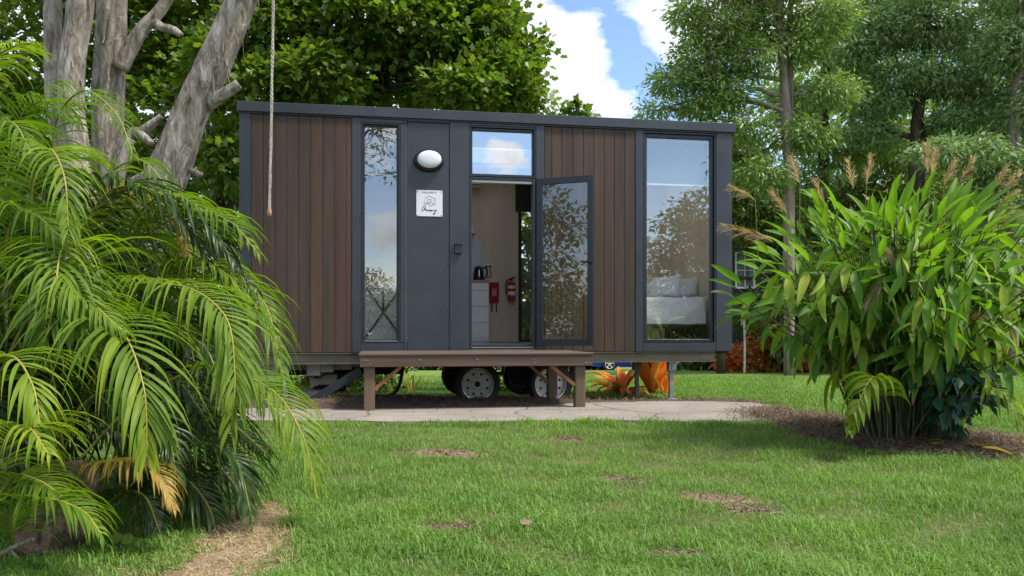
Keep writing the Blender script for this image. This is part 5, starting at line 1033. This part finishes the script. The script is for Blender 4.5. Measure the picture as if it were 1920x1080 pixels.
# inner fronds filling the clump
rr = random.Random(5)
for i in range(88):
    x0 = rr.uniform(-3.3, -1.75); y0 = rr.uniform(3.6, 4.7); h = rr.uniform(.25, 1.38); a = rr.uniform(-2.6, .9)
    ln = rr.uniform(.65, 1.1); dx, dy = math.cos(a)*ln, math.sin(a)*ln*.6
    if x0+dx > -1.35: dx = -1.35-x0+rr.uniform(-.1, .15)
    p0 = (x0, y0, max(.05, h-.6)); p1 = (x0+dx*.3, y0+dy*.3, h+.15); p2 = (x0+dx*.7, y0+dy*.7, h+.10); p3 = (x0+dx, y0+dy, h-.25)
    frond([p0, p1, p2, p3], 32, .33, .017, 300+i, palm, PO, M['l_palmshade'] if rr.random() < .9 else M['l_palm'], .3, 1.0, rr.uniform(-.2, .15))
# twigs and a small seedling at the foot
for j, (a, b, lab) in enumerate((((-20, 1055, 2.9), (62, 1010, 2.85), 'bare grey stick leaning over the ground in the bottom left corner'),)):
    s_ = empty('fallen_stick', tuple(W(*a)), 0, lab, 'stick'); V, Fc = tube_geo([W(*a), (W(*a)+W(*b))/2+np.array([0, 0, .008]), W(*b)], [.009, .008, .006], 7); mk('stick', V, Fc, M['paperbark'], s_, org=W(*a))
    V, Fc = tube_geo([(W(*a)+W(*b))/2, (W(*a)+W(*b))/2+np.array([.05, 0, -.05])], [.005, .003], 6); mk('twig', V, Fc, M['paperbark'], s_, org=W(*a))
sdp = G(227, 3.0); sdl = empty('seedling', tuple(sdp), 0, 'tiny bright green seedling with two round leaves in the shade of the palm', 'seedling')
MB().tube([(0, 0, 0), (.005, 0, .05)], .002, 6).build('stem', M['rachis'], sdl)
for a in (0, 2.6): 
    V = [(0, 0, .05)]+[(.024*math.cos(a)+.022*math.cos(t_), .02*math.sin(a)-.0+.022*math.sin(t_)*.4, .052+.02*math.sin(t_)) for t_ in np.linspace(0, 2*math.pi, 11)[:-1]]
    mk('leaf', V, [(0, q+1, (q+1) % 10+1) for q in range(10)], M['l_maple'], sdl, rnd=np.full(11, .95))

# ---------------------------------------------------------------- broad-leaved grass clump, right
CP = np.array([2.93, 6.05, 0.0]); CP[2] = float(gz(CP[0], CP[1]))
clump = empty('palm_grass_clump', tuple(CP), 0, 'wide clump of broad-leaved palm grass with pinkish seed plumes on the right', 'ornamental grass')
rg = np.random.default_rng(9)
def blade_mesh(ln, w, curl, fold, rnd, twist=0.):
    k = 9; V = []; uv = []; th = 0.; x = z = 0.
    for j in range(k):
        u = j/(k-1); wv = w*(math.sin(min(1, u*1.9+.10)*math.pi/2)**.8)*((1-u)**.62 if u > .25 else (1-.25)**.62*(.75+u)); wv = max(wv, .0012)
        for v in (-1, -.5, 0, .5, 1): V.append((x-abs(v)*fold*wv*math.sin(th)*.5, v*wv/2*math.cos(twist*u), z+abs(v)*fold*wv*.5*math.cos(th)+v*wv/2*math.sin(twist*u))); uv.append((u, v))
        th -= curl*(.35+1.1*u)/(k-1)*1.; x += ln/(k-1)*math.cos(th); z += ln/(k-1)*math.sin(th)
    Fc = [(j*5+i, j*5+i+1, (j+1)*5+i+1, (j+1)*5+i) for j in range(k-1) for i in range(4)]
    return np.array(V), np.array(Fc), np.full(len(V), rnd), np.array(uv)
variants = []
for i in range(26):
    tone = [rg.uniform(.0, .28), rg.uniform(.3, .72), rg.uniform(.60, .82), rg.uniform(.80, 1.)][0 if i < 8 else 1 if i < 17 else 2 if i < 21 else 3]
    variants.append(blade_mesh(1.0, rg.uniform(.21, .29) if 8 <= i < 13 else rg.uniform(.27, .37), rg.uniform(.05, .9), rg.uniform(.25, .55), tone, rg.uniform(-.6, .6)))
vm = []
for v in variants:
    me_o = mk('leaf', v[0], v[1], M['l_cane'], None, rnd=v[2], uv=v[3], smooth=True); vm.append(me_o.data); bpy.data.objects.remove(me_o)
leaves = []; culmV, culmF, nb_ = [], [], 0; tips = []
for i in range(190):
    a = rg.uniform(0, 2*math.pi); r0 = .28*math.sqrt(rg.random()); b = np.array([CP[0]+math.cos(a)*r0, CP[1]+math.sin(a)*r0*.9, CP[2]-.02])
    a2 = a+rg.normal(0, .35); spread = rg.uniform(.1, 1.12)*(1 if i % 3 else .8); H = 1.78*math.sqrt(max(.08, 1-(spread/1.28)**2.2))*rg.uniform(.88, 1.02)
    tip = b+np.array([math.cos(a2)*spread*1.06, math.sin(a2)*spread*.85, H]); mid = b+(tip-b)*.5+np.array([-math.cos(a2)*spread*.16, -math.sin(a2)*spread*.14, .10*H])
    sp = np.array(smooth_path([b, mid, tip], 7)); g_ = tube_geo([q for q in sp], list(np.linspace(.0095, .0035, len(sp))), 5, False); culmV.append(np.array([tuple(q) for q in g_[0]])); culmF += [tuple(j+nb_ for j in f) for f in g_[1]]; nb_ += len(g_[0]); tips.append((tip, sp[-1]-sp[-3], a2))
    nl = rg.integers(6, 9); n = len(sp)
    for q in range(nl):
        u = .52+.48*q/(nl-1) if i % 2 else .42+.58*q/(nl-1); f = u*(n-1); j = min(int(f), n-2); p = sp[j]+(sp[j+1]-sp[j])*(f-j); tg = unit(sp[min(j+1, n-1)]-sp[max(j-1, 0)])
        outa = a2+(1.3 if q % 2 else -1.3)*rg.uniform(.25, 1.)+rg.normal(0, .25)
        od = np.array([math.cos(outa), math.sin(outa), 0]); hgt = (p[2]-CP[2])/1.8
        d = unit(od*rg.uniform(.55, 1.0)+tg*rg.uniform(.35, .9)*(hgt**1.1)+np.array([0, 0, rg.uniform(-.15, .4)*hgt-.95*(1-hgt)**1.1]))
        if hgt < .84 and rg.random() < .55: d = unit(od*rg.uniform(.3, .8)+np.array([0, -.15, -rg.uniform(.3, .9)]))
        if hgt > .86 and rg.random() < .6: d = unit(d+np.array([0, 0, .8]))
        if q == nl-1: d = unit(tg+od*.35)
        sc = rg.uniform(.21, .37)*(1 if q < nl-1 else .85)
        old = rg.random() < (.30 if hgt < .75 else .05)
        if old: d = unit(d+np.array([0, 0, -1.2])); vi = rg.integers(21, 26)
        else: vi = rg.integers(8, 21) if hgt > .68 or rg.random() < .35 else rg.integers(0, 13)  # low leaves take darker variants, the clump's inner shade put into colour
        Z = unit(np.array([0, 0, .8 if d[2] > -.1 else .3])+od*(-.3 if not old and d[2] > -.1 else 1.1)+rg.normal(0, .42, 3)+np.array([0, -.2, 0])); X = d; Yv = unit(np.cross(Z, X)); Zv = np.cross(X, Yv)
        leaves.append((p, X, Yv, Zv, sc, vi))
mk('culms', np.concatenate(culmV), culmF, leafmat('cane_culms', [(0, (.045, .05, .022)), (.6, (.09, .085, .04)), (1, (.20, .16, .09))], .05, .6), clump, org=CP, rnd=rg.random(nb_), smooth=True)
leaves.sort(key=lambda l: l[0][1]-.25*l[0][2])
for (p, X, Yv, Zv, sc, vi) in leaves[:300]:
    o = bpy.data.objects.new('leaf', vm[vi]); COL.objects.link(o); o.parent = clump
    mt = Matrix(((X[0]*sc, Yv[0]*sc, Zv[0]*sc, p[0]-CP[0]), (X[1]*sc, Yv[1]*sc, Zv[1]*sc, p[1]-CP[1]), (X[2]*sc, Yv[2]*sc, Zv[2]*sc, p[2]-CP[2]), (0, 0, 0, 1))); o.matrix_local = mt
Vs, Fs, Rs, Us = [], [], [], []; nb_ = 0
for (p, X, Yv, Zv, sc, vi) in leaves[300:]:
    v = variants[vi]; q = p+sc*(v[0][:, 0:1]*X+v[0][:, 1:2]*Yv+v[0][:, 2:3]*Zv); Vs.append(q); Fs.append(v[1]+nb_); Rs.append(v[2]); Us.append(v[3]); nb_ += len(q)
tag(mk('rear_leaves', np.concatenate(Vs), np.concatenate(Fs), M['l_cane'], clump, org=CP, rnd=np.concatenate(Rs), uv=np.concatenate(Us), smooth=True), kind='stuff')
# feathery seed plumes
def plume(p, d, ln, seed, par=clump, org=CP):
    r = np.random.default_rng(seed); m = MB(); V_, F_, R_ = [], [], []; b = 0; d = unit(np.array(d, float))
    for i in range(54):
        u = i/54; q = p+d*ln*u*.75+np.array([0, 0, -.10*ln*u*u]); a = r.uniform(0, 2*math.pi); o = unit(np.cross(d, np.array([math.cos(a), math.sin(a), .3]))); l2 = ln*(.30+.16*r.random())*(1-.5*u)
        P = [q+(d*.9+o*.42)*l2*t_+np.array([0, 0, -.35*l2*t_*t_]) for t_ in (0, .35, .7, 1)]; sd_ = unit(np.cross(d, o))*.0017
        V_ += [x for t_ in P for x in (t_-sd_, t_+sd_)]; F_ += [(b+2*j, b+2*j+1, b+2*j+3, b+2*j+2) for j in range(3)]; R_ += [r.random()]*8; b += 8
        for j in range(3):
            q2 = P[1+j]; o2 = unit(r.normal(0, 1, 3)+d)*l2*.30; V_ += [q2-sd_*.8, q2+sd_*.8, q2+o2]; F_.append((b, b+1, b+2)); R_ += [r.random()]*3; b += 3
    return mk('seed_plume', V_, F_, M['plume'], par, org=org, rnd=R_)
for i, (px, py, dx, dz) in enumerate(((1500, 330, -.3, .9), (1416, 362, -.8, .5), (1475, 385, -.5, .8), (1545, 372, -.3, .9), (1625, 330, .1, 1), (1745, 318, .1, 1), (1770, 335, .3, .9), (1800, 330, .35, .9), (1858, 345, .45, .9), (1880, 350, .5, .85), (1865, 385, .55, .7), (1855, 415, .6, .6), (1905, 400, .7, .6), (1410, 425, -.9, .35), (1450, 440, -.8, .4), (1690, 488, -.2, .2), (1665, 505, -.5, -.5), (1780, 560, .8, -.2), (1740, 310, -.1, 1), (1600, 340, -.2, 1))):
    Yp = 5.55 if i >= 13 else 5.9; p = W(px, py+14, Yp); plume(p, (dx, -.1, dz), .30, 700+i)
    if i < 13: V, Fc = tube_geo([p, p+np.array([-dx*.05, .05, -.45])], [.003, .004], 5); mk('plume_stalk', V, Fc, M['rachis'], clump, org=CP, rnd=np.full(len(V), .2))

# small plants round the clump
def small_frond(name, base_pts, pairs, ll, lw, tone, lab, cat='palm frond', mat=M['l_palm'], st_=.2, seed=0, droop=.8):
    o = np.array(base_pts[0]); rt = empty(name, tuple(o), 0, lab, cat); frond(base_pts, pairs, ll, lw, seed, rt, o, mat, st_, droop, tone, rr0=.007); return rt
small_frond('drooping_frond', [W(1668, 775, 5.5), W(1650, 715, 5.35), W(1632, 712, 5.25), W(1608, 760, 5.15), W(1598, 800, 5.1)], 15, .24, .050, .34, 'yellow green drooping frond low at the left foot of the clump', seed=801, droop=1.9)
small_frond('drooping_frond', [W(1835, 700, 5.6), W(1850, 720, 5.4), W(1885, 745, 5.3), W(1925, 800, 5.2)], 20, .24, .02, .30, 'thin yellow green frond hanging at the right edge above the lawn', seed=802, droop=1.2)
B = np.array([*W(1790, 822, 5.75)]); B[2] = float(gz(B[0], B[1]))
tree('dark_leaved_shrub', 'small shrub with dark bluish leaves at the right foot of the clump', 'shrub', B, [[(*B, .012), (*W(1785, 780, 5.7), .01), (*W(1795, 700, 5.6), .006)], [(*B, .01), (*W(1770, 760, 5.6), .008), (*W(1765, 725, 5.5), .005)]],
     [pxc(1790, 700, 5.55, 34, 40, 26), pxc(1770, 745, 5.5, 26, 30, 26), pxc(1815, 735, 5.5, 26, 30, 24), pxc(1785, 780, 5.6, 20, 30, 20)], 46, 5, .13, T_OVAL, F_OVAL, leafmat('bluish_leaves', [(0, (.012, .05, .028)), (1, (.035, .10, .05))], .2, .35), M['darkbark'], 810, sig=.05, droop=.9, limb_r=.008, twig_limbs=20)
# dried fallen sheaths at its foot
for i, (px, py, Y, a) in enumerate(((1748, 850, 5.45, .4), (1768, 838, 5.6, 2.2), (1815, 848, 5.4, -.6), (1842, 862, 5.2, -.3), (1735, 835, 5.7, 1.3))):
    p = W(px, py, Y); p[2] = float(gz(p[0], p[1]))+.06; v = variants[22]; sh = empty('fallen_leaf', tuple(p), a, ['curled tan dead leaf upright at the foot of the clump', 'dead brown leaf lying behind the upright tan one', 'long dead leaf right of the dark-leaved shrub', 'rightmost dead leaf on the soil below the clump', 'small dead leaf nearest the culms of the clump'][i], 'dead leaf')
    mk('leaf_blade', v[0]*.22*np.array([1, 1.2, 1])+np.array([0, 0, .0]), v[1], M['l_palmold'], sh, rnd=np.full(len(v[0]), .7), uv=v[3]*np.array([1, 1]), smooth=True)
# leaf on the lawn, small sprig by the path
p = W(988, 1010, 3.2); p[2] = float(gz(p[0], p[1]))+.035; lf = empty('fallen_leaf', tuple(p), .4, 'single pinkish brown dead leaf lying on the foreground lawn', 'dead leaf')
V, Fc, rn, _ = scatter(T_LOBED, F_LOBED, np.array([[-.03, 0, 0.]]), np.array([[1, 0, .05]]), np.array([[.1, -.5, 1.]]), np.array([.055]), np.array([.5])); mk('leaf_blade', V, Fc, simple('dead_leaf', (.20, .12, .09), .8), lf)
p = G(1097, 7.18); wd_ = empty('weed_sprig', tuple(p), 0, 'small green weed sprouting at the edge of the path below the right deck post', 'weed')
for i in range(8):
    a = i*2.4; v = variants[10+i % 6]; c_, s_ = math.cos(a), math.sin(a); X = unit(np.array([c_*.7, s_*.7, .8])); Yv = np.array([-s_, c_, 0]); Zv = np.cross(X, Yv)
    q = .11*(v[0][:, 0:1]*X+v[0][:, 1:2]*Yv+v[0][:, 2:3]*Zv); mk('leaf', q, v[1], M['l_cane'], wd_, rnd=v[2], uv=v[3], smooth=True)

# ---------------------------------------------------------------- orange strap-leaved plants behind the chassis
def strap_plant(px, Y, lab, n, ln, w, seed, upright, mat=None):
    r = np.random.default_rng(seed); p0 = G(px, Y); o = empty('bromeliad', tuple(p0), 0, lab, 'bromeliad')
    for i in range(n):
        a = 2*math.pi*i/n+r.normal(0, .25); el = (1.5-.45*r.random()) if upright else (1.25-1.0*(i/n)+r.normal(0, .1)); l2 = ln*r.uniform(.75, 1.1)
        v = blade_mesh(l2, w, r.uniform(.2, .6) if upright else r.uniform(.9, 2.), .35, r.random() if i % 7 else .2); V = v[0]; c_, s_ = math.cos(a), math.sin(a); X = np.array([c_*math.cos(el), s_*math.cos(el), math.sin(el)]); Yv = np.array([-s_, c_, 0]); Zv = np.cross(X, Yv)
        q = V[:, 0:1]*X+V[:, 1:2]*Yv+V[:, 2:3]*Zv+np.array([c_, s_, 0])*.04; mk('leaf', q, v[1], (mat or M['l_orange']) if i % 9 != 4 or mat else M['l_maple'], o, rnd=v[2], uv=v[3], smooth=True)
strap_plant(1165, 12.9, 'orange bromeliad with arching straps behind the left jack at the right end', 46, .68, .15, 900, False)
strap_plant(1222, 12.8, 'tall upright orange bromeliad between the two right jacks', 54, .88, .26, 901, True)
strap_plant(1246, 12.7, 'small orange bromeliad shoot right beside the tall upright one', 10, .36, .13, 902, True)
strap_plant(772, 13.2, 'tan strap-leaved plant under the cabin seen left of the wheels', 9, .40, .05, 903, True, M['l_palmold'])
for i, (px, Y, lab) in enumerate(((585, 12.9, 'low dark green fern-like shrub behind the drawbar'), (650, 13.0, 'low green shrub behind the folding stay'), (715, 13.3, 'low dark shrub beside the tan strap-leaved plant'))):
    B = G(px, Y); tree('low_shrub', lab, 'shrub', B, [[(*B, .02), (B[0], B[1], B[2]+.3, .01)]], [(B[0]+dx, B[1], B[2]+z, .30, .25, .16) for dx, z in ((0, .12), (.25, .2), (-.25, .2), (0, .38), (.2, .5))], 60, 9, .10, T_OVAL, F_OVAL, M['l_dark'], M['darkbark'], 970+i, sig=.08, limb_r=.01, twig_limbs=10)
# crotons across the back lawn
for i, (px, Y, lab, sz) in enumerate(((1375, 25.5, 'low red brown croton bush just right of the cabin end', .55), (1430, 25.8, 'orange croton bush behind the white post', 1.0), (1475, 25.6, 'tall orange croton bush right of the white post', 1.05), (1515, 25.3, 'dull red croton bush under the left leaves of the clump', .7), (1560, 25.2, 'small red croton at the lawn edge behind the clump', .5))):
    B = G(px, Y); s = sz*1.2
    tree('croton_bush', lab, 'shrub', B, [[(*B, .03), (B[0], B[1], B[2]+.5*s, .02)]], [(B[0]+dx*s, B[1]+dy, B[2]+z*s, .34*s, .3*s, .24*s) for dx, dy, z in ((0, 0, .35), (.4, 0, .3), (-.4, 0, .3), (.15, 0, .75), (-.2, .1, .8), (0, 0, 1.1))], 90, 9, .17, T_OVAL, F_OVAL, M['l_croton'], M['darkbark'], 950+i, sig=.11, group='crotons along the far edge of the lawn', limb_r=.012, twig_limbs=20)
p = G(1396, 25.0); po = empty('garden_stake', tuple(p), 0, 'thin white stake standing in the far lawn right of the cabin', 'stake'); V, Fc = tube_geo([(0, 0, -.05), (.01, 0, 1.0), (-.02, 0, 2.1)], [.035, .033, .03], 8); mk('pole', V, Fc, M['white'], po)

# ---------------------------------------------------------------- cottage corner beyond, and the blue car
cw = W(1397, 507, 29); ct = empty('cottage', (cw[0], 29, float(gz(cw[0], 29))), 0, 'small dark weatherboard cottage with a white paned window far behind the clump', 'cottage'); g0 = float(gz(cw[0], 29))
zc = cw[2]-g0; hw_, hh_ = .36, .66
MB().box(-.55, -hw_, 0, .12, -.2, zc+1.3).box(hw_, 2.6, 0, .12, -.2, zc+1.3).box(-hw_, hw_, 0, .12, -.2, zc-hh_).box(-hw_, hw_, 0, .12, zc+hh_, zc+1.3).box(-.55, -.43, .121, 3, -.2, zc+1.3).build('wall', simple('dark_weatherboard', (.06, .07, .065), .7), ct)
MB().add([(-.75, -.3, zc+1.2), (2.8, -.3, zc+1.2), (2.8, 1.5, zc+2.0), (-.75, 1.5, zc+2.0), (-.75, -.3, zc+1.3), (2.8, -.3, zc+1.3), (2.8, 1.5, zc+2.1), (-.75, 1.5, zc+2.1)], [(3, 2, 1, 0), (4, 5, 6, 7), (0, 1, 5, 4), (1, 2, 6, 5), (2, 3, 7, 6), (3, 0, 4, 7)]).build('roof', simple('grey_roof', (.16, .17, .17), .6), ct)
f = MB()
for (a, b, c, d) in ((-hw_, -hw_+.05, -hh_, hh_), (hw_-.05, hw_, -hh_, hh_), (-hw_+.05, hw_-.05, -hh_, -hh_+.06), (-hw_+.05, hw_-.05, hh_-.05, hh_)): f.box(a, b, -.04, .06, zc+c, zc+d)
wf = f.build('window', M['white'], ct); f = MB().box(-.012, .012, -.02, .02, zc-hh_+.06, zc+hh_-.05)
for q in (-.28, .0, .28): f.box(-hw_+.05, -.013, -.02, .02, zc+q-.012, zc+q+.012).box(.013, hw_-.05, -.02, .02, zc+q-.012, zc+q+.012)
f.build('glazing_bars', M['white'], wf); MB().box(-hw_+.05, hw_-.05, .03, .035, zc-hh_+.06, zc+hh_-.05).build('pane', simple('grey_pane', (.20, .22, .24), .1), wf)
cb = G(1188, 36); car = empty('parked_car', tuple(cb), 0, 'blue car parked on the far lawn, glimpsed under the chassis', 'car')
prof = [(-1.95, .20), (-1.98, .62), (-1.90, .86), (-1.2, .95), (-.55, 1.40), (.75, 1.42), (1.45, 1.02), (1.95, .94), (2.02, .60), (1.98, .20), (1.62, .18), (1.55, .50), (1.38, .62), (1.18, .62), (1.0, .50), (.93, .17), (-.83, .17), (-.9, .50), (-1.08, .62), (-1.28, .62), (-1.45, .50), (-1.52, .18)]
n = len(prof); V = [(x, y, z) for y in (-.82, -.80 + 1.6) for (x, z) in prof]
MB().add(V, [tuple(range(n-1, -1, -1)), tuple(range(n, 2*n))]+[(i, (i+1) % n, (i+1) % n+n, i+n) for i in range(n)]).build('body', M['blue'], car)
MB().add([(-.98, -.825, 1.0), (-.52, -.825, 1.33), (.08, -.825, 1.34), (.08, -.825, .99)], [(0, 3, 2, 1)]).add([(.14, -.825, .99), (.14, -.825, 1.34), (.70, -.825, 1.33), (1.15, -.825, 1.03)], [(0, 3, 2, 1)]).build('side_window', M['black'], car)
for x in (-1.18, 1.28):
    wo2 = bpy.data.objects.new('wheel', None); COL.objects.link(wo2); wo2.parent = car; wo2.location = (x, -.78, .31)
    MB().lathe([(.21, -.08), (.30, -.08), (.32, -.03), (.32, .10), (.2, .10)], 24, 'y').build('tyre', M['rubber'], wo2); m = MB().lathe([(.21, -.07), (.20, -.085), (.185, -.07)], 24, 'y').lathe([(0, -.075), (.05, -.07), (.05, -.02)], 12, 'y')
    for q in range(5): m.bar((0, -.06, 0), (.2*math.cos(q*1.2566+.3), -.06, .2*math.sin(q*1.2566+.3)), .05, .02, (0, 1, 0))
    m.build('rim', M['chrome'] if False else M['white'], wo2); MB().lathe([(.2, -.01), (0, 0)], 16, 'y').build('brake_disc', M['under'], wo2)
MB().box(1.88, 2.0, -.75, -.45, .66, .78, .02).build('tail_lamp', M['red'], car); MB().box(-2.0, -1.86, -.75, -.4, .62, .74, .02).build('headlight', M['lens'], car)
